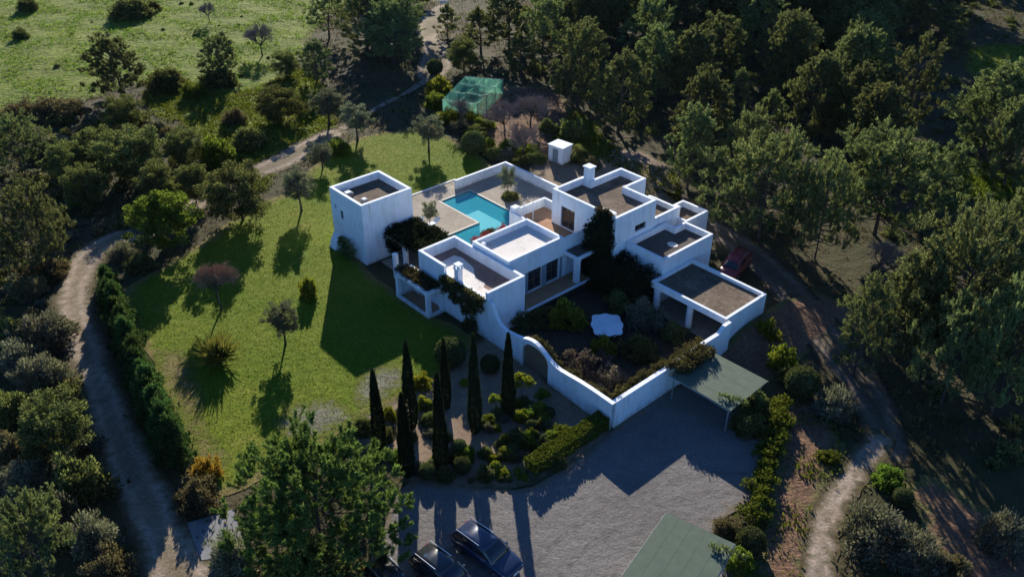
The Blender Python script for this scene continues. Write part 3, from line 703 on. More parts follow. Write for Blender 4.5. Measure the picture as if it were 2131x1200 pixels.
# --- green netted vegetable cage
nz = 2.3
cg = tag(empty('netted_cage', G(955, 228)), 'green netted fruit cage with sagging roof behind the hedge', 'cage')
mt, nt, out = new_mat('green_netting'); v = coords(nt)
df = nt.nodes.new('ShaderNodeBsdfDiffuse'); df.inputs[0].default_value = (.16, .42, .31, 1); tl_ = nt.nodes.new('ShaderNodeBsdfTranslucent'); tl_.inputs[0].default_value = (.17, .46, .34, 1)
ms = nt.nodes.new('ShaderNodeMixShader'); nt.links.new(df.outputs[0], ms.inputs[1]); nt.links.new(tl_.outputs[0], ms.inputs[2])
tp = nt.nodes.new('ShaderNodeBsdfTransparent'); m2 = nt.nodes.new('ShaderNodeMixShader')
nt.links.new(ramp(nt, noise(nt, v, 1.2, 3), [(.35, (.35,) * 3), (.65, (.7,) * 3)]), m2.inputs[0]); nt.links.new(tp.outputs[0], m2.inputs[1]); nt.links.new(ms.outputs[0], m2.inputs[2]); nt.links.new(m2.outputs[0], out.inputs[0])
base = G(955, 228); cc = [G(920, 208, nz) - base, G(994, 216, nz) - base, G(1047, 166, nz) - base, G(968, 159, nz) - base]
def bil(s, t): return (cc[0] * (1 - s) + cc[1] * s) * (1 - t) + (cc[3] * (1 - s) + cc[2] * s) * t
for bi in range(2):
    for bj in range(3):
        m = MB(); n = 6; pts = {}
        for i in range(n + 1):
            for j in range(n + 1):
                s, t = (bi + i / n) / 2, (bj + j / n) / 3
                p = bil(s, t).copy(); p[2] -= .55 * math.sin(math.pi * i / n) * math.sin(math.pi * j / n) + .1 * math.sin(math.pi * i / n); pts[i, j] = p
        for i in range(n):
            for j in range(n): m.quad(pts[i, j], pts[i + 1, j], pts[i + 1, j + 1], pts[i, j + 1])
        m.build('roof_net', mt, cg, True)
for i in range(4):
    m = MB(); a, b = cc[i], cc[(i + 1) % 4]
    for q in range(8):
        w = lambda s: np.array([.06 * math.sin(s * 40), .06 * math.cos(s * 33), 0])
        p, r = a + (b - a) * q / 8, a + (b - a) * (q + 1) / 8
        m.quad((p + w(q / 8)) * [1, 1, 0] , (r + w((q + 1) / 8)) * [1, 1, 0], r, p)
    m.build('side_net', mt, cg)
for s in (0, .5, 1):
    for t in (0, 1 / 3, 2 / 3, 1):
        p = bil(s, t); MB().tube([(p[0], p[1], 0), (p[0], p[1], nz + .05)], .05, 5).build('post', M['timber'], cg)
for t in (0, 1 / 3, 2 / 3, 1): MB().tube([bil(0, t), bil(.5, t), bil(1, t)], .035, 5).build('rail', mt and M['metal'], cg)
# small white sign far up the track
sg = tag(empty('sign_board', G(925, 16)), 'tiny white board beside the pale clearing at the top edge', 'sign')
MB().box(-.9, .9, -.03, .03, .7, 1.25).build('board', M['white'], sg)
for x in (-.7, .7): MB().box(x - .04, x + .04, .031, .09, 0, 1.2).build('post', M['timber'], sg)

# ------------------------------------------------------------------ plants: mesh makers
def unit(v): return v / (np.linalg.norm(v, axis=-1, keepdims=True) + 1e-9)
def rdir(r, n):
    return unit(r.normal(size=(n, 3)))
def cards(r, P, D, L, W, jl=.35):
    n = len(P); L = L * (1 + jl * (r.random(n) - .5) * 2)[:, None]; W = W * (1 + jl * (r.random(n) - .5) * 2)[:, None]
    S = unit(np.cross(D, rdir(r, n))); m = P + D * L * .5
    V = np.stack([P, m + S * W * .5, P + D * L, m - S * W * .5], 1).reshape(-1, 3)
    return V
def leafmesh(name, V, mat):
    return np_mesh(name, V, np.arange(len(V)).reshape(-1, 4), [mat])
def clump_cards(r, C, rc, n, L, W, flat=.7, up=.4, bd=None, shell=.45):
    """n cards round each clump centre"""
    k = len(C); d = rdir(r, k * n); rr = (r.random(k * n) ** shell)[:, None]
    rcv = np.repeat(np.broadcast_to(np.asarray(rc), (k,)), n)[:, None]
    P = np.repeat(C, n, 0) + d * rr * rcv * [1, 1, flat]
    D = unit(d + [0, 0, up] + rdir(r, k * n) * .55 + (0 if bd is None else np.repeat(bd, n, 0) * .4))
    return cards(r, P - D * L * .3, D, L, W)
def plume_cards(r, C, rc, n, L, W, BD, twigs=5, up=.7):
    """feathery needle brushes: twigs fanning out of each clump, needles along every twig"""
    k = len(C); m = max(4, n // twigs)
    td = unit(np.repeat(BD, twigs, 0) * .7 + rdir(r, k * twigs) * .7 + [0, 0, up])
    rcv = np.repeat(np.broadcast_to(np.asarray(rc), (k,)), twigs)
    tl = rcv * (1.2 + 1.0 * r.random(k * twigs))
    t0 = np.repeat(C, twigs, 0) + rdir(r, k * twigs) * rcv[:, None] * .35
    f = .25 + .75 * r.random((k * twigs, m)) ** .8
    P = (t0[:, None] + td[:, None] * (tl[:, None] * f)[..., None]).reshape(-1, 3)
    D = unit(np.repeat(td, m, 0) * .8 + rdir(r, len(P)) * .75)
    return cards(r, P, D, L, W)
def gen_tree(seed, h, R, bottom, nb, rc, nleaf, L, W, shape='pine', trunk=.03, lean=.06, up=.4, flat=.7, plume=False):
    r = np.random.default_rng(seed)
    ln = rdir(r, 1)[0] * [1, 1, 0] * lean * h
    def tp(t): return np.array([ln[0] * t * t + .03 * h * math.sin(3 * t + seed) * t, ln[1] * t * t + .03 * h * math.cos(2.3 * t + seed) * t, h * .95 * t])
    wood = MB(); T = np.linspace(0, 1, 8)
    wood.tube([tp(t) for t in T], [trunk * h * (1 - .82 * t) * (1.25 if t == 0 else 1) for t in T], 7)
    C = []; RC = []; BD = []
    for i in range(nb):
        t = bottom + (1 - bottom) * ((i + .5) / nb) ** .9
        az = i * 2.399 + r.normal() * .5; u = (t - bottom) / (1 - bottom)
        if shape == 'pine': pr = (.72 + .93 * u if u < .3 else 1 - .82 * ((u - .3) / .7) ** 1.5)
        elif shape == 'umbrella': pr = 1.0 * math.sqrt(max(.03, 1 - ((u - .25) / .78) ** 2))
        elif shape == 'cone': pr = 1.0 - .85 * u
        else: pr = math.sqrt(max(.05, 1 - ((u - .45) / .62) ** 2))
        ln_ = R * pr * (.62 + .5 * r.random())
        d = np.array([math.cos(az), math.sin(az), 0]); s = tp(min(t, .97) * (.80 if shape != 'pine' else .93))
        rise_ = (.18 + .35 * u) * ln_ if shape == 'pine' else (h * t - s[2])
        e = s + d * ln_ + [0, 0, rise_]; mid = (s + e) / 2 + [0, 0, -.05 * ln_]
        wood.tube([s, mid, e], [trunk * h * .36 * (1 - .5 * u), trunk * h * .22, .015], 4, False)
        fr = (.5, .78, 1.0) if shape == 'pine' else (.45, .75, 1.0)
        for f in fr:
            if f < .6 and r.random() < .35: continue
            p = (s * (1 - f) ** 2 + 2 * mid * f * (1 - f) + e * f * f) + r.normal(size=3) * rc * .45
            C.append(p); RC.append(rc * (.65 + .6 * r.random())); BD.append(unit(d + [0, 0, .3]))
    C.append(tp(1.0)); RC.append(rc); BD.append(np.array([0, 0, 1.0]))
    V = plume_cards(r, np.array(C), np.array(RC), nleaf, L, W, np.array(BD)) if plume else clump_cards(r, np.array(C), np.array(RC), nleaf, L, W, flat, up, np.array(BD))
    wm = bpy.data.meshes.new('trunk'); wm.from_pydata(wood.v, [], wood.f); wm.materials.append(M['bark'])
    return wm, V
def gen_dome(seed, R, h, nc, rc, nleaf, L, W, up=.35, flat=.8):
    """bush reaching the ground: clumps over a lumpy dome"""
    r = np.random.default_rng(seed); d = rdir(r, nc); d[:, 2] = np.abs(d[:, 2]) * .95 + .05; d = unit(d)
    lump = 1 + .22 * np.sin(d[:, 0] * 4 + seed) * np.cos(d[:, 1] * 3.5 + seed * 2) + .12 * r.normal(size=nc)
    C = d * ((.55 + .45 * r.random(nc) ** .5) * lump)[:, None] * [R - rc * .6, R - rc * .6, h - rc * .5]
    V = clump_cards(r, C, rc * (.7 + .6 * r.random(nc)), nleaf, L, W, flat, up, d)
    V[:, 2] = np.maximum(V[:, 2], .01)
    return V
def gen_ball(seed, n, L, W, lump=.03):
    r = np.random.default_rng(seed); d = rdir(r, n)
    P = d * (1 + lump * np.sin(d[:, :1] * 9 + seed) * np.cos(d[:, 1:2] * 8) - .13 * r.random((n, 1)))
    D = unit(d * .7 + rdir(r, n) * .8)
    V = cards(r, P - D * L * .5, D, L, W); core = []
    A = np.linspace(0, 2 * math.pi, 13); B = np.linspace(-math.pi / 2, math.pi / 2, 8)
    f = lambda a, b: (.86 * math.cos(a) * math.cos(b), .86 * math.sin(a) * math.cos(b), .86 * math.sin(b))
    for i in range(12):
        for j in range(7): core += [f(A[i], B[j]), f(A[i + 1], B[j]), f(A[i + 1], B[j + 1]), f(A[i], B[j + 1])]
    return np.concatenate([V, np.array(core)])
def gen_spindle(seed, h, R, n, L, W, base=.06):
    r = np.random.default_rng(seed); t = r.random(n) ** .85; az = r.random(n) * 2 * math.pi
    pr = np.where(t < .22, .55 + .45 * np.sin(t / .22 * math.pi / 2), np.clip(1 - (t - .22) / .78, 0, 1) ** .62)
    rr = R * pr * (1 + .10 * np.sin(az * 3 + t * 11 + seed)) * (.72 + .3 * r.random(n))
    P = np.stack([np.cos(az) * rr, np.sin(az) * rr, base + t * (h - base) * .965], 1)
    D = unit(np.stack([np.cos(az) * .28, np.sin(az) * .28, np.full(n, 1.0)], 1) + rdir(r, n) * .22)
    return cards(r, P - D * L * .3, D, L, W)
def gen_box(r, x0, x1, y0, y1, z0, z1, n, L, W, rough=.06):
    """cards over the five visible faces of a clipped box"""
    A = np.array([(y1 - y0) * (z1 - z0)] * 2 + [(x1 - x0) * (z1 - z0)] * 2 + [(x1 - x0) * (y1 - y0)]); f = r.choice(5, n, p=A / A.sum())
    u = r.random(n); w = r.random(n); j = -r.random(n) * .14
    X = np.where(f == 0, x0 - j, np.where(f == 1, x1 + j, x0 + u * (x1 - x0)))
    Y = np.where(f == 2, y0 - j, np.where(f == 3, y1 + j, np.where(f < 2, y0 + u * (y1 - y0), y0 + w * (y1 - y0))))
    Zz = np.where(f == 4, z1 + j, z0 + w * (z1 - z0))
    P = np.stack([X, Y, Zz], 1); P += rough * np.sin(P[:, [1, 2, 0]] * 3.1 + P[:, [2, 0, 1]] * 2.3)
    nn = np.array([[-1, 0, 0], [1, 0, 0], [0, -1, 0], [0, 1, 0], [0, 0, 1.0]])[f]
    D = unit(nn * .7 + rdir(r, n) * .8 + [0, 0, .2])
    return cards(r, P - D * L * .4, D, L, W)
def gen_bare(seed, h, R, trunk_h, spread='round', depth=5, kids=4, mat='twig', fine=.012):
    r = np.random.default_rng(seed); wood = MB(); stack = [(np.array([0, 0, 0.0]), np.array([.05 * r.normal(), .05 * r.normal(), 1.0]), trunk_h, .035 * h * .7, 0)]
    tw = []
    while stack:
        p, d, L, rad_, lv = stack.pop(); d = unit(d)
        q = p + d * L * .5 + r.normal(size=3) * L * .04; e = p + d * L
        if lv < 3: wood.tube([p, q, e], [rad_, rad_ * .85, rad_ * .65], 5 if lv < 2 else 4, False)
        else: tw.append((p, e, max(rad_, fine)))
        if lv >= depth: continue
        nk = kids if lv else kids + 2
        for i in range(nk):
            ax = rdir(r, 1)[0]; side = unit(np.cross(d, ax)); ang = (.45 + .45 * r.random()) if lv else (.5 + .5 * r.random())
            nd = d * math.cos(ang) + side * math.sin(ang)
            if spread == 'flat': nd = unit(nd * [1, 1, .95] + [0, 0, .2])
            else: nd = unit(nd + [0, 0, .12])
            ll = (R * .42 if lv == 0 else L * (.62 + .25 * r.random()))
            st = e if i < 2 or lv == 0 else p + d * L * (.4 + .5 * r.random())
            stack.append((st, nd, ll, rad_ * .6, lv + 1))
    wm = bpy.data.meshes.new('branches'); wm.from_pydata(wood.v, [], wood.f); wm.materials.append(M['bark'])
    A = np.array([t[0] for t in tw]); B = np.array([t[1] for t in tw]); Rr = np.array([t[2] for t in tw])[:, None]
    D = unit(B - A); S = unit(np.cross(D, rdir(r, len(A)))); S2 = np.cross(D, S)
    V = np.concatenate([np.stack([A - s * Rr, A + s * Rr, B + s * Rr * .5, B - s * Rr * .5], 1) for s in (S, S2)]).reshape(-1, 3)
    return wm, leafmesh('twigs', V, M[mat])

LIB = {}
def lib_tree(kind, variants, h, R, zc, mat, **kw):
    L = []
    for i in range(variants):
        k2 = dict(kw)
        if kind in ('pine', 'pine_small', 'pine_dense'):     # no two pines of the library share a habit
            k2['bottom'] = kw['bottom'] + .05 * (i % 3); k2['nb'] = int(kw['nb'] * (.8 + .13 * (i % 4))); k2['lean'] = .04 + .05 * (i % 4); k2['rc'] = kw['rc'] * (.85 + .1 * (i % 4))
            if i % 5 == 4: k2['shape'] = 'umbrella'
        wm, V = gen_tree(100 + len(LIB) * 17 + i * 7, h, R * (1 if i % 2 else .88), **k2)
        L.append((wm, leafmesh('crown', V, M[mat])))
    LIB[kind] = dict(kind='tree', var=L, h=h, R=R, zc=zc)
lib_tree('pine', 7, 10, 3.8, .50, 'pine', bottom=.10, nb=46, rc=.56, nleaf=230, L=.28, W=.07, shape='pine', trunk=.017, plume=True, lean=.1)
lib_tree('pine_small', 3, 6.5, 2.4, .50, 'pine', bottom=.08, nb=34, rc=.42, nleaf=190, L=.26, W=.07, shape='pine', trunk=.02, plume=True, lean=.1)
lib_tree('pine_dense', 5, 9, 3.5, .50, 'pine', bottom=.07, nb=64, rc=.52, nleaf=250, L=.28, W=.08, shape='pine', trunk=.018, plume=True, lean=.1)
lib_tree('pine_front', 1, 8.5, 5.8, .60, 'pine_bright', bottom=.10, nb=96, rc=.56, nleaf=640, L=.25, W=.05, shape='umbrella', trunk=.02, plume=True)
lib_tree('pine_spread', 3, 8, 5.8, .60, 'pine', bottom=.22, nb=64, rc=.58, nleaf=280, L=.28, W=.068, shape='umbrella', trunk=.02, plume=True)
lib_tree('olive', 3, 4.2, 1.75, .66, 'olive', bottom=.42, nb=26, rc=.42, nleaf=110, L=.20, W=.075, shape='round', trunk=.030, up=.2)
lib_tree('broad', 3, 6, 3.4, .60, 'broad', bottom=.30, nb=40, rc=.68, nleaf=150, L=.26, W=.14, shape='umbrella', trunk=.022, up=.1)
lib_tree('dark_tree', 3, 6, 3.4, .58, 'scrub', bottom=.25, nb=40, rc=.68, nleaf=150, L=.24, W=.13, shape='round', trunk=.022, up=.2)
def lib_bush(kind, variants, R, h, mat, **kw):
    LIB[kind] = dict(kind='bush', var=[leafmesh('foliage', gen_dome(300 + len(LIB) * 13 + i * 5, R, h, **kw), M[mat]) for i in range(variants)], h=h, R=R, zc=.45)
lib_bush('bush', 3, 1.8, 1.9, 'scrub', nc=90, rc=.42, nleaf=70, L=.22, W=.12)
lib_bush('bush_brown', 2, 1.8, 1.7, 'scrub_brown', nc=90, rc=.40, nleaf=70, L=.20, W=.10)
lib_bush('bush_grey', 2, 1.8, 1.7, 'scrub_grey', nc=90, rc=.40, nleaf=70, L=.20, W=.08)
lib_bush('bush_lime', 2, 1.0, 1.0, 'lime', nc=34, rc=.30, nleaf=55, L=.20, W=.11)
lib_bush('bush_bright', 2, 1.8, 1.6, 'broad', nc=80, rc=.40, nleaf=70, L=.20, W=.12)
lib_bush('dried', 2, 1.8, 1.4, 'dry', nc=80, rc=.35, nleaf=60, L=.18, W=.07, up=.6)
lib_bush('autumn', 1, 1.4, 1.2, 'autumn', nc=50, rc=.35, nleaf=60, L=.2, W=.1, up=.6)
LIB['ball'] = dict(kind='bush', var=[leafmesh('foliage', gen_ball(i, 2600, .14, .085), M['box']) for i in (1, 2)], h=2, R=1, zc=.5, ball=True)
LIB['ball_lime'] = dict(kind='bush', var=[leafmesh('foliage', gen_ball(3, 1600, .24, .13, .08), M['lime'])], h=2, R=1, zc=.5, ball=True)
LIB['conifer'] = dict(kind='tree', var=[], h=3.4, R=1.35, zc=.45)
for i in range(3):
    wm, V = gen_tree(700 + i, 3.4, 1.35, bottom=.06, nb=46, rc=.34, nleaf=75, L=.30, W=.09, shape='cone', trunk=.02, up=.15)
    LIB['conifer']['var'].append((wm, leafmesh('crown', V, M['conifer'])))
def stem_mesh(h, r):
    s = MB().tube([(0, 0, 0), (.02, .01, h * .5), (0, 0, h)], [r, r * .85, r * .7], 6)
    me = bpy.data.meshes.new('trunk'); me.from_pydata(s.v, [], s.f); me.materials.append(M['bark']); return me
LIB['cypress'] = dict(kind='tree', var=[(stem_mesh(4, .09), leafmesh('crown', gen_spindle(800 + i, 6.5, .55, 5200, .30, .07), M['cypress'])) for i in range(3)], h=6.5, R=.55, zc=.5)
LIB['bare'] = dict(kind='tree', var=[gen_bare(900 + i, 5, 2.8, 1.5, 'round', 5, 4, 'twig', .018) for i in range(2)], h=4.6, R=2.6, zc=.62)
LIB['bare_red'] = dict(kind='tree', var=[gen_bare(950, 4, 2.2, 1.9, 'flat', 5, 5, 'twig_red', .014)], h=3.9, R=2.1, zc=.68)

NAME = dict(pine='pine_tree', pine_dense='pine_tree', pine_small='pine_tree', pine_front='pine_tree', pine_spread='pine_tree', olive='olive_tree', broad='broadleaf_tree', dark_tree='evergreen_tree',
            bush='shrub', bush_brown='shrub', bush_grey='shrub', bush_lime='shrub', bush_bright='shrub', dried='shrub', autumn='shrub', ball='topiary_ball', ball_lime='shrub', conifer='hedge_conifer', cypress='cypress_tree', bare='bare_tree', bare_red='bare_tree')
def put(kind, x, y, R, h, label, group=None, z=None, cat=None):
    e = LIB[kind]; z = float(hgt(np.float64(x), np.float64(y))) if z is None else z
    sx = R / e['R']; sz = h / e['h']; rz = random.random() * 6.283; v = random.choice(e['var'])
    c = cat or ('tree' if e['kind'] == 'tree' else 'topiary' if kind == 'ball' else 'shrub')
    if e['kind'] == 'tree':
        t = tag(empty(NAME[kind], (x, y, z - .03), rz), label, c, group); t.scale = (sx, sx, sz)
        for nm, me in zip(('trunk', 'crown'), v): link(bpy.data.objects.new(nm, me), t)
    else:
        t = bpy.data.objects.new(NAME[kind], v); link(t); t.location = (x, y, z + (R * .9 if e.get('ball') else 0)); t.rotation_euler = (0, 0, rz)
        t.scale = (sx, sx, R * .95 if e.get('ball') else sz); tag(t, label, c, group)
    return t
def at(kind, cx, cy, w, h, label, group=None, cat=None):
    """stand a plant so that its crown centre is seen at the surveyed spot; w is the crown's width in survey pixels"""
    zc = LIB[kind]['zc'] * h; g = G(cx, cy, zc); R = w / 2 / ppm(g)
    if LIB[kind].get('ball'): h = 2 * R; g = G(cx, cy, R * .9)
    return put(kind, g[0], g[1], R, h, label, group, cat=cat)

# ------------------------------------------------------------------ trees and shrubs, each where it stands
GP = 'pines of the wood on the right'
for a in [
 # near and left
 ('pine_front', 655, 1035, 375, 8.5, 'large bright green pine in the foreground beside the gravel drive', None),
 ('pine_spread', 55, 470, 185, 8.0, 'big round-crowned pine at the left edge above the dirt road', None),
 ('broad', 338, 455, 150, 5.5, 'bright spreading tree at the lawn corner near the dark road bend', None),
 ('dark_tree', 495, 398, 150, 5.6, 'dark leafy tree casting a long shadow on the upper lawn', None),
 ('olive', 620, 385, 72, 4.6, 'olive tree with dark crown on the lawn left of the tower', None),
 ('olive', 680, 212, 78, 4.6, 'grey olive beside the footpath, far side of the track bend', None),
 ('olive', 740, 245, 70, 4.4, 'olive tree where the pale footpath meets the track', None),
 ('olive', 890, 268, 66, 4.4, 'round grey olive alone on the lawn behind the tower', None),
 ('olive', 668, 318, 50, 3.0, 'low grey olive at the end of the track by the lawn', None),
 ('olive', 585, 662, 68, 4.0, 'small round grey olive standing in the open lawn', None),
 ('pine_dense', 240, 142, 125, 8.2, 'tall pine standing against the bright field at left', None),
 ('pine_dense', 452, 122, 92, 6.2, 'pine with rounded crown on the lower edge of the field', None),
 ('pine_dense', 655, 128, 72, 6.0, 'slim sunlit pine beside the dark pine mass', None),
 ('pine', 680, 28, 95, 8.0, 'grey-green pine at the top edge by the field corner', 'dark pines at the top centre'),
 ('pine', 760, 48, 130, 10, 'dark pine left half of the mass left of the clearing', 'dark pines at the top centre'),
 ('pine', 815, 70, 130, 10, 'dark pine right half of the mass left of the clearing', 'dark pines at the top centre'),
 ('pine', 800, 5, 120, 9, 'dark pine touching the top edge left of the clearing', 'dark pines at the top centre'),
 ('dark_tree', 965, 112, 74, 4.5, 'round dark tree just right of the pale clearing', None),
 ('pine_small', 1000, 62, 90, 7, 'first shaded pine right of the clearing', GP),
 ('pine_small', 930, 45, 50, 5, 'little pine standing at the clearing top', None),
 # wood: top row to right
 ('pine', 1060, 30, 110, 9, 'shaded pine at the top edge above the green cage', GP),
 ('pine', 1130, 70, 110, 9, 'shaded pine behind the bare orchard', GP),
 ('pine_small', 1085, 115, 80, 6, 'low dark pine between the green cage and the wood', GP),
 ('pine', 1205, 140, 125, 9, 'tall sunlit pine with bare lower trunk beside the orchard', GP),
 ('pine', 1215, 50, 110, 9, 'shaded pine behind the tall sunlit orchard pine', GP),
 ('pine', 1292, 195, 130, 8.5, 'dark broad pine above the white shed', GP),
 ('pine', 1352, 75, 105, 9.5, 'pine with bright left side near top middle', GP),
 ('pine', 1290, 10, 110, 9, 'shaded pine at the top edge in the middle of the wood', GP),
 ('pine', 1430, 30, 110, 9, 'dark pine at the top between two bright ones', GP),
 ('pine', 1440, 140, 110, 8.5, 'dark pine in the hollow of the wood', GP),
 ('pine', 1570, 55, 135, 10, 'tall bright-topped pine near the top edge of the wood', GP),
 ('pine_small', 1540, 190, 56, 6, 'small pine with pale top in the dark hollow', GP),
 ('pine', 1470, 240, 140, 9, 'broad sunlit pine uphill of the villa corner', GP),
 ('pine_small', 1605, 245, 66, 6.5, 'little sunlit pine above the big roadside pine', GP),
 ('pine', 1660, 120, 120, 9, 'dark pine left of centre of the deep shade', GP),
 ('pine', 1690, 20, 130, 9, 'dark pine on the top edge in the deep shade', GP),
 ('pine', 1790, 50, 130, 9.5, 'dark pine right of the deep shade at the top', GP),
 ('pine', 1780, 150, 120, 9, 'dark pine in the middle of the deep shade', GP),
 ('pine', 1900, 185, 125, 10, 'pointed bright pine standing clear of the deep shade', GP),
 ('pine', 1835, 268, 130, 8, 'bright bushy pine at the foot of the pointed one', GP),
 ('pine_small', 1725, 250, 66, 6.5, 'pale lone pine on the edge of the deep shade', GP),
 ('pine_small', 1965, 48, 110, 6.0, 'broad pine above the small lit meadow at right', GP),
 ('pine', 2070, 235, 160, 9, 'broad pine at the right edge under the meadow', GP),
 ('pine_spread', 1600, 385, 250, 8.5, 'big spreading pine beside the track behind the villa', GP),
 ('pine', 1440, 310, 120, 8, 'pine leaning over the yard behind the upper block', GP),
 ('pine_spread', 1850, 375, 280, 8.5, 'very wide pine in the middle of the right side', GP),
 ('pine', 1975, 385, 90, 6.5, 'pine at the right of the very wide one by the striped meadow', GP),
 ('pine_spread', 2020, 590, 300, 10, 'huge pine at the right edge halfway down', GP),
 ('pine', 1900, 640, 140, 8, 'pine at the left flank of the huge one', GP),
 ('pine', 2110, 490, 140, 9, 'pine behind the huge one at the right edge', GP),
 ('pine_spread', 2120, 720, 190, 9, 'shadowed pine at the right edge below the huge one', GP),
 ('bare', 1835, 530, 90, 3.6, 'pale leafless almond tree in the gap left of the huge pine', None),
 ('bare', 1880, 590, 70, 3.2, 'second leafless almond tree touching the huge pine', None),
 # bare trees
 ('bare', 540, 75, 76, 4.8, 'leafless forked tree standing in the field', None),
 ('bare', 432, 22, 42, 3.4, 'small leafless tree high in the field', None),
 ('bare_red', 450, 592, 98, 3.9, 'leafless reddish umbrella-shaped tree on the lawn', None),
 ('bare', 1050, 240, 90, 4.2, 'leafless orchard tree next to the green cage', 'leafless orchard trees'),
 ('bare', 1105, 225, 100, 4.4, 'leafless orchard tree on the far right of the reddish plot', 'leafless orchard trees'),
 ('bare', 1090, 285, 100, 4.2, 'leafless orchard tree nearest the terrace wall', 'leafless orchard trees'),
 ('bare', 955, 225, 60, 3.6, 'leafless grey tree behind the round lawn olive', None),
]:
    a = list(a)
    if a[0] in ('pine', 'pine_spread') and a[6] == GP:
        a[3] *= 1.02; a[4] *= 1.2
        if a[0] == 'pine' and random.random() < .75: a[0] = 'pine_dense'
    at(*a)
# rest of the wood; tall pines past the top edge added to shade it
fill = [(x + 45 * (random.random() - .5), y + 24 * (random.random() - .5)) for y in (-150, -110, -72, -36) for x in range(700 if y > -120 else 650, 2300, 130)]
fill2 = [(x + 40 * (random.random() - .5), y + 30 * (random.random() - .5)) for x, y in ((1150, 15), (1380, 150), (1500, 110), (1620, 20), (1690, 190), (1840, 15), (1760, 220), (1380, 20), (1500, 10), (1800, 100), (2125, 290))]
fill = [(x, y) for x, y in fill if x > 755 and not (835 < x < 1130) and x < 1990]
for x, y in fill:
    at('pine_dense', x, y, 150, 15 + 3 * random.random(), 'tall dark pine past the top edge, one of many added to shade the wood', 'tall pines added past the top edge to shade the wood')
lab2 = ['dark pine on the top edge straight above the orchard', 'dark pine behind the broad sunlit one uphill of the villa', 'dark pine between two bright-topped pines near the top', 'dark pine on the top edge right of the tall bright-topped one', 'dark pine just left of the pale lone pine',
        'dark pine on the top edge above the pointed bright pine', 'dark pine right behind the pale lone pine', 'dark pine on the top edge right of the bright-sided one', 'dark pine on the top edge left of the tall bright-topped one', 'dark pine deep in the shade left of the pointed bright pine', 'dark pine at the right edge under the broad meadow pine']
for (x, y), lb in zip(fill2, lab2): at('pine_dense', x, y, 110, 9 + 1.5 * random.random(), lb, GP)
for a in [('pine_spread', 1720, 430, 130, 9.5, 'dark pine between the big roadside pine and the very wide one', GP), ('pine', 1545, 320, 110, 9.5, 'pine squeezed behind the big roadside pine', GP),
          ('pine', 1800, 690, 120, 8.5, 'dark pine on the far side of the shaded track', GP), ('pine_spread', 2000, 720, 170, 9, 'dark pine filling the shade under the huge one', GP), ('pine', 2120, 640, 130, 9, 'dark pine behind the lower right shade', GP)]: at(*a)
